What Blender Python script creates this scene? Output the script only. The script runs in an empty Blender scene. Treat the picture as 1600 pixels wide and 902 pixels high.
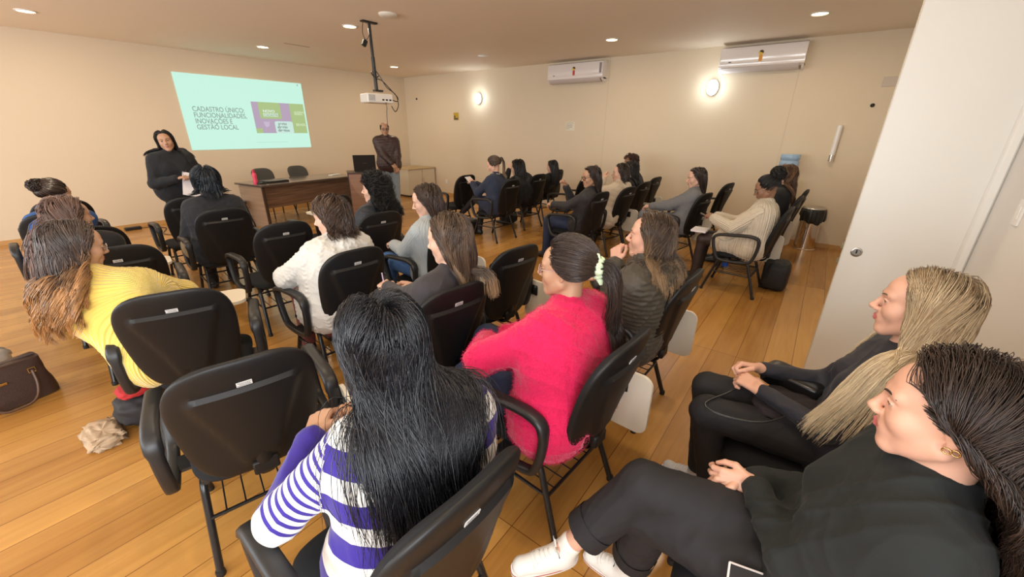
import bpy, math, random
import numpy as np
from mathutils import Vector, Matrix
rng = np.random.default_rng(7)
random.seed(7)
PI = math.pi
scene = bpy.context.scene
COL = scene.collection

# ------------------------------------------------------------------ camera
CAM_H = 1.70
cam_data = bpy.data.cameras.new('camera')
cam_data.sensor_width = 36.0
cam_data.lens = 622.0 / 1600.0 * 36.0
cam_data.clip_start = 0.02
cam = bpy.data.objects.new('camera', cam_data)
COL.objects.link(cam)
CAM_R = ((0.6013, -0.2903, 0.7445), (-0.7989, -0.2302, 0.5557), (0.0101, -0.9288, -0.3704))
cam.matrix_world = Matrix(((CAM_R[0][0], -CAM_R[0][1], -CAM_R[0][2], 0.0),
                           (CAM_R[1][0], -CAM_R[1][1], -CAM_R[1][2], 0.0),
                           (CAM_R[2][0], -CAM_R[2][1], -CAM_R[2][2], CAM_H),
                           (0, 0, 0, 1)))
scene.camera = cam

# ------------------------------------------------------------------ light, exposure
vs = scene.view_settings
vs.view_transform = 'Standard'
vs.look = 'None'
vs.gamma = 1.0
vs.use_curve_mapping = False
vs.exposure = 0.32

world = bpy.data.worlds.new('daylight')
scene.world = world
world.use_nodes = True
_bg = world.node_tree.nodes['Background']
_bg.inputs[0].default_value = (0.80, 0.90, 1.0, 1)
_bg.inputs[1].default_value = 1.0

XL, XR, YN, YB, ZC = -3.2, 7.92, -0.77, 9.65, 2.98     # the room


def area_light(name, loc, rot, sx, sy, power, color):
    l = bpy.data.lights.new(name, 'AREA')
    l.shape = 'RECTANGLE'
    l.size, l.size_y = sx, sy
    l.energy = power
    l.color = color
    o = bpy.data.objects.new(name, l)
    o.location = loc
    o.rotation_euler = rot
    COL.objects.link(o)
    return o


# daylight coming in through the row of windows in the left wall and the two windows behind the camera
WIN_Y = (0.9, 3.3, 5.7, 8.1)
WIN_X = (-2.1,)
for _y in WIN_Y:
    area_light('window_daylight', (XL - 0.05, _y, 1.65), (0, -PI / 2, 0), 1.3, 1.9, 60, (0.90, 0.96, 1.0))
area_light('window_daylight', (-1.35, YN - 0.06, 1.75), (PI / 2, 0, 0), 2.6, 1.3, 108, (0.92, 0.96, 1.0))
DOWN_POWER = 10.5
DOWN_COLOR = (1.0, 0.84, 0.62)
WALL_LAMP_POWER = 4.0

# ------------------------------------------------------------------ materials
MATS = {}


def nd(nt, typ, **kw):
    n = nt.nodes.new(typ)
    for k, v in kw.items():
        setattr(n, k, v)
    return n


def mat(name, color, rough=0.5, metal=0.0, bump=None, emit=None, emit_s=0.0, sheen=0.0, var=0.0, var_scale=8.0,
        alpha=None, trans=0.0, sss=0.0, coat=0.0, spec=None):
    """principled material with optional colour variation noise and a bump: ('noise'|'voronoi'|'wave_u', scale, strength, distance)"""
    if name in MATS:
        return MATS[name]
    m = bpy.data.materials.new(name)
    m.use_nodes = True
    nt = m.node_tree
    b = nt.nodes['Principled BSDF']
    b.inputs['Base Color'].default_value = (*color, 1)
    b.inputs['Roughness'].default_value = rough
    b.inputs['Metallic'].default_value = metal
    if spec is not None:
        b.inputs['Specular IOR Level'].default_value = spec
    if emit:
        b.inputs['Emission Color'].default_value = (*emit, 1)
        b.inputs['Emission Strength'].default_value = emit_s
    if sheen:
        b.inputs['Sheen Weight'].default_value = sheen
        b.inputs['Sheen Roughness'].default_value = 0.4
    if coat:
        b.inputs['Coat Weight'].default_value = coat
        b.inputs['Coat Roughness'].default_value = 0.12
    if trans:
        b.inputs['Transmission Weight'].default_value = trans
        b.inputs['IOR'].default_value = 1.3
    if sss:
        b.inputs['Subsurface Weight'].default_value = sss
        b.inputs['Subsurface Radius'].default_value = (0.012, 0.005, 0.003)
        b.inputs['Subsurface Scale'].default_value = 1.0
    tc = nd(nt, 'ShaderNodeTexCoord')
    if var:
        n = nd(nt, 'ShaderNodeTexNoise')
        n.inputs['Scale'].default_value = var_scale
        n.inputs['Detail'].default_value = 5
        nt.links.new(tc.outputs['Object'], n.inputs['Vector'])
        mx = nd(nt, 'ShaderNodeMix', data_type='RGBA')
        mx.inputs[6].default_value = (*[max(0, c * (1 - var)) for c in color], 1)
        mx.inputs[7].default_value = (*[min(1, c * (1 + var)) for c in color], 1)
        nt.links.new(n.outputs['Fac'], mx.inputs[0])
        nt.links.new(mx.outputs[2], b.inputs['Base Color'])
    if bump:
        kind, sc, st, dist = bump
        if kind == 'noise':
            n = nd(nt, 'ShaderNodeTexNoise')
            n.inputs['Scale'].default_value = sc
            n.inputs['Detail'].default_value = 3
            nt.links.new(tc.outputs['Object'], n.inputs['Vector'])
            out = n.outputs['Fac']
        elif kind == 'voronoi':
            n = nd(nt, 'ShaderNodeTexVoronoi')
            n.inputs['Scale'].default_value = sc
            nt.links.new(tc.outputs['Object'], n.inputs['Vector'])
            out = n.outputs['Distance']
        else:
            n = nd(nt, 'ShaderNodeTexWave', wave_type='BANDS', bands_direction='X' if kind == 'wave_u' else 'Y')
            n.inputs['Scale'].default_value = sc
            n.inputs['Distortion'].default_value = 0.4
            nt.links.new(tc.outputs['UV'], n.inputs['Vector'])
            out = n.outputs['Fac']
        bp = nd(nt, 'ShaderNodeBump')
        bp.inputs['Strength'].default_value = st
        bp.inputs['Distance'].default_value = dist
        nt.links.new(out, bp.inputs['Height'])
        nt.links.new(bp.outputs['Normal'], b.inputs['Normal'])
    MATS[name] = m
    return m


# ------------------------------------------------------------------ mesh helpers
class MB:
    """collects pieces of geometry into one mesh"""

    def __init__(self):
        self.v, self.f, self.m, self.n = [], [], [], 0
        self.uv = []

    def add(self, verts, faces, mi=0):
        verts = np.asarray(verts, float).reshape(-1, 3)
        self.v.append(verts)
        for f in faces:
            self.f.append([i + self.n for i in f])
            self.m.append(mi)
        self.n += len(verts)
        return self

    def box(self, lo, hi, mi=0, M=None, bev=0.0):
        x0, y0, z0 = lo
        x1, y1, z1 = hi
        if bev <= 0:
            v = np.array([[x, y, z] for x in (x0, x1) for y in (y0, y1) for z in (z0, z1)], float)
            f = [(0, 1, 3, 2), (4, 6, 7, 5), (0, 4, 5, 1), (2, 3, 7, 6), (0, 2, 6, 4), (1, 5, 7, 3)]
        else:
            v, f = [], []
            c = []
            for sx in (0, 1):
                for sy in (0, 1):
                    for sz in (0, 1):
                        X, Y, Z = (x0, x1)[sx], (y0, y1)[sy], (z0, z1)[sz]
                        dx, dy, dz = (bev, -bev)[sx], (bev, -bev)[sy], (bev, -bev)[sz]
                        c.append(len(v))
                        v += [(X, Y + dy, Z + dz), (X + dx, Y, Z + dz), (X + dx, Y + dy, Z)]
            I = lambda sx, sy, sz, a: (sx * 4 + sy * 2 + sz) * 3 + a
            for s, fl in ((0, 0), (1, 1)):
                q = [I(s, 0, 0, 0), I(s, 0, 1, 0), I(s, 1, 1, 0), I(s, 1, 0, 0)]
                f.append(q[::-1] if fl else q)
                q = [I(0, s, 0, 1), I(1, s, 0, 1), I(1, s, 1, 1), I(0, s, 1, 1)]
                f.append(q[::-1] if fl else q)
                q = [I(0, 0, s, 2), I(0, 1, s, 2), I(1, 1, s, 2), I(1, 0, s, 2)]
                f.append(q[::-1] if fl else q)
            for a in (0, 1):
                for b in (0, 1):
                    q = [I(0, a, b, 1), I(1, a, b, 1), I(1, a, b, 2), I(0, a, b, 2)]
                    f.append(q if (a ^ b) else q[::-1])
                    q = [I(a, 0, b, 0), I(a, 1, b, 0), I(a, 1, b, 2), I(a, 0, b, 2)]
                    f.append(q[::-1] if (a ^ b) else q)
                    q = [I(a, b, 0, 0), I(a, b, 1, 0), I(a, b, 1, 1), I(a, b, 0, 1)]
                    f.append(q if (a ^ b) else q[::-1])
            for sx in (0, 1):
                for sy in (0, 1):
                    for sz in (0, 1):
                        t = [I(sx, sy, sz, 0), I(sx, sy, sz, 1), I(sx, sy, sz, 2)]
                        f.append(t if (sx + sy + sz) % 2 else t[::-1])
            v = np.array(v, float)
        if M is not None:
            v = np.array([tuple(M @ Vector(p)) for p in v])
        return self.add(v, f, mi)

    def tube(self, pts, r, seg=8, mi=0, closed=False, flat=None, up=None, caps=True):
        """r: number or list; flat=(a,b) gives an elliptical section, a across, b along the frame normal"""
        P = np.asarray(pts, float)
        n = len(P)
        R = np.full(n, r, float) if np.isscalar(r) else np.asarray(r, float)
        T = np.gradient(P, axis=0)
        if closed:
            T = np.roll(P, -1, 0) - np.roll(P, 1, 0)
        T /= np.linalg.norm(T, axis=1)[:, None] + 1e-12
        u = np.array(up if up is not None else ((0, 0, 1) if abs(T[0][2]) < 0.9 else (1, 0, 0)), float)
        V = []
        for i in range(n):
            s = np.cross(u, T[i])
            if np.linalg.norm(s) < 1e-6:
                s = np.cross((1, 0.01, 0), T[i])
            s /= np.linalg.norm(s)
            w = np.cross(T[i], s)
            if up is None:
                u = w
            for k in range(seg):
                a = 2 * PI * k / seg
                fa, fb = flat if flat else (1, 1)
                V.append(P[i] + R[i] * (math.cos(a) * fa * s + math.sin(a) * fb * w))
        F = []
        for i in range(n if closed else n - 1):
            j = (i + 1) % n
            for k in range(seg):
                l = (k + 1) % seg
                F.append((i * seg + k, i * seg + l, j * seg + l, j * seg + k))
        if caps and not closed:
            F.append(tuple(range(seg))[::-1])
            F.append(tuple((n - 1) * seg + k for k in range(seg)))
        return self.add(V, F, mi)

    def lathe(self, prof, c=(0, 0, 0), seg=24, mi=0, M=None):
        V, F = [], []
        for r, z in prof:
            for k in range(seg):
                a = 2 * PI * k / seg
                V.append((c[0] + r * math.cos(a), c[1] + r * math.sin(a), c[2] + z))
        n = len(prof)
        for i in range(n - 1):
            for k in range(seg):
                l = (k + 1) % seg
                F.append((i * seg + k, i * seg + l, (i + 1) * seg + l, (i + 1) * seg + k))
        F.append(tuple(range(seg))[::-1])
        F.append(tuple((n - 1) * seg + k for k in range(seg)))
        if M is not None:
            V = [tuple(M @ Vector(p)) for p in V]
        return self.add(V, F, mi)

    def prism(self, poly, lo, hi, axis='x', mi=0, M=None):
        """polygon (a,b) extruded along an axis"""
        n = len(poly)
        V = []
        for t in (lo, hi):
            for a, b in poly:
                V.append({'x': (t, a, b), 'y': (a, t, b), 'z': (a, b, t)}[axis])
        F = [tuple(range(n))[::-1], tuple(range(n, 2 * n))]
        for i in range(n):
            j = (i + 1) % n
            F.append((i, j, n + j, n + i))
        if M is not None:
            V = [tuple(M @ Vector(p)) for p in V]
        return self.add(V, F, mi)

    def build(self, name, mats, parent=None, smooth=False, fix=True):
        me = bpy.data.meshes.new(name)
        V = np.concatenate(self.v) if self.v else np.zeros((0, 3))
        me.from_pydata(V.tolist(), [], self.f)
        mats = mats if isinstance(mats, (list, tuple)) else [mats]
        for m in mats:
            me.materials.append(m)
        me.polygons.foreach_set('material_index', self.m)
        if fix:
            import bmesh
            bm = bmesh.new()
            bm.from_mesh(me)
            bmesh.ops.recalc_face_normals(bm, faces=bm.faces)
            bm.to_mesh(me)
            bm.free()
        if smooth:
            me.polygons.foreach_set('use_smooth', [True] * len(me.polygons))
            if smooth != 'all':
                me.set_sharp_from_angle(angle=math.radians(45))
        me.update()
        o = bpy.data.objects.new(name, me)
        COL.objects.link(o)
        if parent is not None:
            o.parent = parent
        return o


def fast_mesh(name, V, Q, mats, parent=None, midx=None, uv=None, smooth=True):
    """numpy arrays in: V (n,3), Q (m,k)"""
    me = bpy.data.meshes.new(name)
    Q = np.asarray(Q, np.int32)
    k = Q.shape[1]
    me.vertices.add(len(V))
    me.vertices.foreach_set('co', np.asarray(V, np.float32).ravel())
    me.loops.add(Q.size)
    me.loops.foreach_set('vertex_index', Q.ravel())
    me.polygons.add(len(Q))
    me.polygons.foreach_set('loop_start', np.arange(0, Q.size, k, dtype=np.int32))
    mats = mats if isinstance(mats, (list, tuple)) else [mats]
    for m in mats:
        me.materials.append(m)
    if midx is not None:
        me.polygons.foreach_set('material_index', np.asarray(midx, np.int32))
    if uv is not None:
        l = me.uv_layers.new(name='UVMap')
        l.data.foreach_set('uv', np.asarray(uv, np.float32)[Q.ravel()].ravel())
    me.update(calc_edges=True)
    if smooth:
        me.polygons.foreach_set('use_smooth', np.ones(len(Q), bool))
    o = bpy.data.objects.new(name, me)
    COL.objects.link(o)
    if parent is not None:
        o.parent = parent
    return o


def tag(o, label=None, cat=None, group=None, kind=None):
    if label:
        o['label'] = label
    if cat:
        o['category'] = cat
    if group:
        o['group'] = group
    if kind:
        o['kind'] = kind
    return o


def empty(name, loc=(0, 0, 0), rz=0.0):
    o = bpy.data.objects.new(name, None)
    o.empty_display_size = 0.1
    o.location = loc
    o.rotation_euler = (0, 0, rz)
    COL.objects.link(o)
    return o


def copy_tree(o, parent=None, skip=()):
    c = o.copy()
    COL.objects.link(c)
    if parent is not None:
        c.parent = parent
    for ch in o.children:
        if ch.name.split('.')[0] not in skip:
            copy_tree(ch, c, skip)
    return c


def rrect(x0, x1, y0, y1, r, n=5):
    """rounded rectangle outline"""
    out = []
    for cx, cy, a0 in ((x1 - r, y1 - r, 0), (x0 + r, y1 - r, 90), (x0 + r, y0 + r, 180), (x1 - r, y0 + r, 270)):
        for i in range(n + 1):
            a = math.radians(a0 + 90 * i / n)
            out.append((cx + r * math.cos(a), cy + r * math.sin(a)))
    return out


def arc_pts(P, r, n=5):
    """polyline with rounded corners"""
    P = [np.array(p, float) for p in P]
    out = [P[0]]
    for i in range(1, len(P) - 1):
        a, b, c = P[i - 1], P[i], P[i + 1]
        u, w = (a - b), (c - b)
        d = min(r, np.linalg.norm(u) / 2, np.linalg.norm(w) / 2)
        p, q = b + u / np.linalg.norm(u) * d, b + w / np.linalg.norm(w) * d
        for k in range(n + 1):
            t = k / n
            out.append((1 - t) ** 2 * p + 2 * t * (1 - t) * b + t * t * q)
    out.append(P[-1])
    return np.array(out)
# ------------------------------------------------------------------ the room
def wood_floor():
    m = bpy.data.materials.new('honey_wood_planks')
    m.use_nodes = True
    nt = m.node_tree
    b = nt.nodes['Principled BSDF']
    tc = nd(nt, 'ShaderNodeTexCoord')
    br = nd(nt, 'ShaderNodeTexBrick')
    br.offset = 0.37
    br.offset_frequency = 1
    br.inputs['Scale'].default_value = 1.0
    br.inputs['Mortar Size'].default_value = 0.0022
    br.inputs['Mortar Smooth'].default_value = 0.3
    br.inputs['Bias'].default_value = 0.0
    br.inputs['Brick Width'].default_value = 2.3
    br.inputs['Row Height'].default_value = 0.185
    br.inputs['Color1'].default_value = (0.0, 0.0, 0.0, 1)
    br.inputs['Color2'].default_value = (1.0, 1.0, 1.0, 1)
    br.inputs['Mortar'].default_value = (0.5, 0.5, 0.5, 1)
    mp0 = nd(nt, 'ShaderNodeMapping')
    mp0.inputs['Location'].default_value = (0.4, -0.03, 0)
    nt.links.new(tc.outputs['Object'], mp0.inputs['Vector'])
    nt.links.new(mp0.outputs[0], br.inputs['Vector'])
    mp = nd(nt, 'ShaderNodeMapping')
    mp.inputs['Scale'].default_value = (1.6, 26, 1)
    nt.links.new(tc.outputs['Object'], mp.inputs['Vector'])
    n = nd(nt, 'ShaderNodeTexNoise')
    n.inputs['Scale'].default_value = 1.0
    n.inputs['Detail'].default_value = 7
    n.inputs['Distortion'].default_value = 0.6
    nt.links.new(mp.outputs[0], n.inputs['Vector'])
    mp2 = nd(nt, 'ShaderNodeMapping')
    mp2.inputs['Scale'].default_value = (0.8, 3.0, 1)
    nt.links.new(tc.outputs['Object'], mp2.inputs['Vector'])
    n2 = nd(nt, 'ShaderNodeTexNoise')
    n2.inputs['Scale'].default_value = 1.3
    nt.links.new(mp2.outputs[0], n2.inputs['Vector'])
    add = nd(nt, 'ShaderNodeMath', operation='MULTIPLY_ADD')
    nt.links.new(br.outputs['Color'], add.inputs[0])
    add.inputs[1].default_value = 0.28
    mul = nd(nt, 'ShaderNodeMath', operation='MULTIPLY_ADD')
    nt.links.new(n.outputs['Fac'], mul.inputs[0])
    mul.inputs[1].default_value = 0.42
    m3 = nd(nt, 'ShaderNodeMath', operation='MULTIPLY')
    nt.links.new(n2.outputs['Fac'], m3.inputs[0])
    m3.inputs[1].default_value = 0.35
    nt.links.new(m3.outputs[0], mul.inputs[2])
    nt.links.new(mul.outputs[0], add.inputs[2])
    cr = nd(nt, 'ShaderNodeValToRGB')
    e = cr.color_ramp.elements
    e[0].position, e[0].color = 0.22, (0.30, 0.125, 0.024, 1)
    e[1].position, e[1].color = 0.80, (0.56, 0.29, 0.075, 1)
    nt.links.new(add.outputs[0], cr.inputs[0])
    mx = nd(nt, 'ShaderNodeMix', data_type='RGBA')
    nt.links.new(br.outputs['Fac'], mx.inputs[0])
    nt.links.new(cr.outputs[0], mx.inputs[6])
    mx.inputs[7].default_value = (0.14, 0.05, 0.012, 1)
    nt.links.new(mx.outputs[2], b.inputs['Base Color'])
    b.inputs['Roughness'].default_value = 0.27
    rr = nd(nt, 'ShaderNodeMapRange')
    nt.links.new(n2.outputs['Fac'], rr.inputs[0])
    rr.inputs[3].default_value = 0.16
    rr.inputs[4].default_value = 0.34
    nt.links.new(rr.outputs[0], b.inputs['Roughness'])
    bp = nd(nt, 'ShaderNodeBump')
    bp.inputs['Strength'].default_value = 0.12
    bp.inputs['Distance'].default_value = 0.004
    nt.links.new(add.outputs[0], bp.inputs['Height'])
    nt.links.new(bp.outputs[0], b.inputs['Normal'])
    return m


M_FLOOR = wood_floor()
M_WALL = mat('cream_wall_paint', (0.72, 0.60, 0.445), 0.62, var=0.02, var_scale=1.2, bump=('noise', 90, 0.05, 0.002))
M_CEIL = mat('cream_ceiling_paint', (0.86, 0.74, 0.60), 0.75, var=0.02, var_scale=1.0)
M_DOORW = mat('white_door_laminate', (0.80, 0.79, 0.75), 0.35)
M_NEARWALL = mat('white_wall_paint', (0.76, 0.73, 0.69), 0.55)
M_BASE = mat('light_wood_baseboard', (0.55, 0.31, 0.11), 0.4, var=0.1, var_scale=5)
M_STEEL = mat('brushed_steel', (0.55, 0.53, 0.50), 0.3, 1.0)
M_CHROME = mat('polished_steel', (0.75, 0.68, 0.60), 0.12, 1.0)
M_WHITEP = mat('white_plastic', (0.78, 0.76, 0.72), 0.35)
M_BLACKP = mat('black_plastic', (0.012, 0.012, 0.013), 0.38)
M_DARK = mat('dark_rubber', (0.01, 0.01, 0.01), 0.6)


def struct(name, mb, m, parent=None, **k):
    o = mb.build(name, m, parent, **k)
    if parent is None:
        o['kind'] = 'structure'
    return o


struct('floor', MB().box((XL - 0.2, YN - 0.2, -0.12), (XR + 0.2, YB + 0.2, 0)), M_FLOOR)
struct('ceiling', MB().box((XL - 0.2, YN - 0.2, ZC), (XR + 0.2, YB + 0.2, ZC + 0.12)), M_CEIL)
struct('wall_back', MB().box((XL, YB, 0), (XR, YB + 0.15, ZC)), M_WALL)
struct('wall_right', MB().box((XR, YN, 0), (XR + 0.15, YB, ZC)), M_WALL)


def wall_with_holes(name, along, fixed, thick, a0, a1, holes, m):
    """wall along 'x' or 'y' with rectangular openings (lo, hi, z0, z1)"""
    mb = MB()
    holes = sorted(holes)
    cur = a0

    def seg(lo, hi, z0, z1):
        if hi - lo < 1e-4 or z1 - z0 < 1e-4:
            return
        if along == 'y':
            mb.box((fixed, lo, z0), (fixed + thick, hi, z1))
        else:
            mb.box((lo, fixed, z0), (hi, fixed + thick, z1))
    for lo, hi, z0, z1 in holes:
        seg(cur, lo, 0, ZC)
        seg(lo, hi, 0, z0)
        seg(lo, hi, z1, ZC)
        cur = hi
    seg(cur, a1, 0, ZC)
    return struct(name, mb, m)


M_FRAME = mat('white_window_frame', (0.7, 0.7, 0.68), 0.4)
wall_with_holes('wall_left', 'y', XL - 0.15, 0.15, YN, YB, [(y - 0.98, y + 0.98, 0.98, 2.32) for y in WIN_Y], M_WALL)
wall_with_holes('wall_near', 'x', YN - 0.15, 0.15, XL, XR, [(-2.68, -0.02, 1.08, 2.42), (3.335, 4.135, 0.0, 2.22)], M_NEARWALL)
for i, y in enumerate(WIN_Y):
    mb = MB()
    y0, y1, z0, z1 = y - 0.98, y + 0.98, 0.98, 2.32
    for a, b_ in (((XL - 0.09, y0, z0), (XL - 0.02, y0 + 0.04, z1)), ((XL - 0.09, y1 - 0.04, z0), (XL - 0.02, y1, z1)),
                  ((XL - 0.09, y0, z0), (XL - 0.02, y1, z0 + 0.04)), ((XL - 0.09, y0, z1 - 0.04), (XL - 0.02, y1, z1)),
                  ((XL - 0.045, y - 0.02, z0), (XL - 0.02, y + 0.02, z1))):
        mb.box(a, b_)
    struct('window_%d' % (i + 1), mb, M_FRAME)
mb = MB()
for a, b_ in (((-2.68, YN - 0.09, 1.08), (-2.64, YN - 0.02, 2.42)), ((-0.06, YN - 0.09, 1.08), (-0.02, YN - 0.02, 2.42)),
              ((-2.68, YN - 0.09, 1.08), (-0.02, YN - 0.02, 1.12)), ((-2.68, YN - 0.09, 2.38), (-0.02, YN - 0.02, 2.42)),
              ((-1.37, YN - 0.045, 1.08), (-1.33, YN - 0.02, 2.42))):
    mb.box(a, b_)
struct('window_5', mb, M_FRAME)

# the open door leaf at the right, standing square to the near wall, with its lock and hinge-side post
DX = 3.27
door = struct('door_1', MB().box((DX, YN + 0.012, 0.012), (DX + 0.036, -0.222, 2.95), bev=0.003), M_DOORW)
MB().box((DX + 0.002, -0.2225, 0.012), (DX + 0.034, -0.2185, 2.95)).build('edge_strip', mat('door_edge_band', (0.62, 0.56, 0.46), 0.5), door)
_M = Matrix.Translation((DX, -0.29, 1.0)) @ Matrix.Rotation(-PI / 2, 4, 'Y')
lk = MB().lathe([(0.030, -0.001), (0.030, 0.004), (0.027, 0.0065), (0.021, 0.0066), (0.019, 0.003), (0.0, 0.003)], M=_M).build('lock_cup', M_STEEL, door, smooth=True)
lk['label'] = 'round steel lock cup'
mb = MB()
mb.box((-0.009, -0.004, 0.003), (0.009, 0.004, 0.0075), M=_M)
mb.lathe([(0.0045, 0.003), (0.0045, 0.0085), (0.0, 0.0085)], c=(0.011, 0, 0), seg=12, M=_M)
mb.build('key_slot', M_DARK, lk)
mb = MB()
for z in (0.93, 1.03):
    mb.box((DX + 0.004, -0.2185, z - 0.035), (DX + 0.032, -0.2155, z + 0.035))
    mb.box((DX + 0.012, -0.2155, z - 0.02), (DX + 0.026, -0.207, z + 0.012))
mb.build('latch_plate', mat('dull_brass', (0.30, 0.24, 0.15), 0.45, 0.9), door)
struct('trim_1', MB().box((DX - 0.03, YN, 0), (DX + 0.065, YN + 0.05, ZC), bev=0.012), mat('white_gloss_trim', (0.84, 0.83, 0.79), 0.25), smooth=True)
mb = MB()
mb.box((XL, YB - 0.014, 0), (XR, YB, 0.065))
struct('baseboard_back', mb, M_BASE)
struct('baseboard_right', MB().box((XR - 0.014, YN, 0), (XR, YB - 0.014, 0.065)), M_BASE)
struct('baseboard_left', MB().box((XL, YN, 0), (XL + 0.014, YB - 0.014, 0.065)), M_BASE)
mb = MB()
mb.box((XL + 0.014, YN, 0), (DX - 0.03, YN + 0.014, 0.065))
mb.box((4.135, YN, 0), (XR - 0.014, YN + 0.014, 0.065))
struct('baseboard_near', mb, M_BASE)
# thin vertical panel joints of the right wall
mb = MB()
for y in (3.66, 0.62):
    mb.box((XR - 0.0025, y - 0.003, 0.065), (XR, y + 0.003, ZC))
struct('trim_2', mb, mat('panel_joint_line', (0.62, 0.53, 0.42), 0.7))
# thin wall joint on the ceiling
struct('trim_3', MB().box((3.76, 7.50, ZC - 0.003), (4.19, 7.515, ZC)), mat('ceiling_slit', (0.14, 0.11, 0.08), 0.8))

# ---- switches, sockets and small wall things
def plate(name, at, w, h, wall, label, cat, m=M_WHITEP, rocker=True):
    mb = MB()
    rk = MB()
    x, y, z = at
    if wall == 'right':
        mb.box((XR - 0.009, y - w / 2, z - h / 2), (XR, y + w / 2, z + h / 2), bev=0.002)
        rk.box((XR - 0.013, y - w / 4, z - h / 4), (XR - 0.009, y + w / 4, z + h / 4))
    elif wall == 'near':
        mb.box((x - w / 2, YN, z - h / 2), (x + w / 2, YN + 0.009, z + h / 2), bev=0.002)
        rk.box((x - w / 4, YN + 0.009, z - h / 4), (x + w / 4, YN + 0.013, z + h / 4))
    else:
        mb.box((x - w / 2, YB - 0.009, z - h / 2), (x + w / 2, YB, z + h / 2), bev=0.002)
        rk.box((x - w / 4, YB - 0.013, z - h / 4), (x + w / 4, YB - 0.009, z + h / 4))
    o = mb.build(name, m)
    if rocker:
        rk.build('rocker', M_WHITEP, o)
    tag(o, label, cat)
    return o


plate('light_switch', (2.86, 0, 1.37), 0.075, 0.115, 'near', 'white light switch on the white wall right of the door leaf', 'switch')
plate('wall_socket', (0, 8.187, 0.36), 0.075, 0.115, 'right', 'white wall socket low on the wall beside the low cabinet', 'socket')
plate('blank_plate', (0, -0.46, 2.36), 0.17, 0.12, 'right', 'pale blank cover plate high on the wall beside the door leaf', 'cover plate', mat('pale_plate', (0.60, 0.50, 0.42), 0.5), False)


def sensor(at, wall, label):
    x, y, z = at
    mb = MB()
    M = Matrix.Translation((XR, y, z)) @ Matrix.Rotation(-PI / 2, 4, 'Y')
    mb.lathe([(0.026, 0), (0.026, 0.006), (0.02, 0.02), (0.008, 0.027), (0.0, 0.028)], M=M, seg=16)
    o = mb.build('wall_sensor', M_BLACKP, smooth=True)
    tag(o, label, 'sensor')


sensor((0, -0.345, 2.07), 'r', 'small round black sensor on the wall above the tube lamp')
sensor((0, 9.18, 2.448), 'r', 'small round black sensor high on the wall by the far corner')
# paper notice
o = MB().box((XR - 0.003, 4.435 - 0.105, 1.70), (XR, 4.435 + 0.105, 1.865)).build('paper_notice', mat('notice_paper', (0.78, 0.72, 0.60), 0.7))
tag(o, 'small printed paper notice taped to the wall below the air conditioner', 'notice')
mb = MB()
for k, (w, t) in enumerate(((0.17, 0.008), (0.15, 0.012), (0.14, 0.012), (0.07, 0.010))):
    z = 1.845 - k * 0.036
    # rows of short strokes so the rows read as small print
    x = 4.53
    rr = random.Random(k)
    while x > 4.53 - w:
        s = rr.uniform(0.006, 0.014)
        mb.box((XR - 0.0035, x - s, z - t), (XR - 0.003, x, z))
        x -= s + 0.004
mb.build('printed_lines', mat('grey_print', (0.22, 0.18, 0.15), 0.8), o)
# yellow framed sign near the corner
o = MB().box((XR - 0.012, 7.73 - 0.085, 2.003 - 0.085), (XR, 7.73 + 0.085, 2.003 + 0.085), bev=0.002).build('yellow_sign', mat('mustard_sign', (0.52, 0.34, 0.02), 0.5))
tag(o, 'square mustard yellow sign high on the wall near the far corner', 'sign')
mb = MB()
mb.box((XR - 0.0125, 7.73 - 0.07, 1.925), (XR - 0.0118, 7.73 + 0.07, 1.965))
mb.box((XR - 0.0125, 7.73 + 0.02, 1.97), (XR - 0.0118, 7.73 + 0.065, 2.02))
mb.build('sign_panel', mat('sign_brown', (0.10, 0.07, 0.05), 0.6), o)
# tube lamp (unlit emergency light) on the right wall
mb = MB()
mb.tube([(XR - 0.05, -0.055, 1.40), (XR - 0.05, -0.055, 1.80)], 0.032, seg=16)
t_ = empty('tube_lamp', (XR, -0.055, 1.31))
tag(t_, 'white vertical tube lamp on the wall between water bottle and door leaf', 'wall lamp')
t_.rotation_euler = (0, 0, 0)
o = MB().tube([(-0.045, 0, 0.09), (-0.045, 0, 0.50)], 0.032, seg=16).build('diffuser', mat('milky_diffuser', (0.82, 0.80, 0.77), 0.3), t_, smooth=True)
MB().tube([(-0.045, 0, 0.0), (-0.045, 0, 0.09)], 0.035, seg=16).build('end_cap', M_CHROME, t_, smooth=True)
MB().box((-0.02, -0.03, 0.02), (0, 0.03, 0.49)).build('mounting_rail', M_WHITEP, t_)

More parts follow.
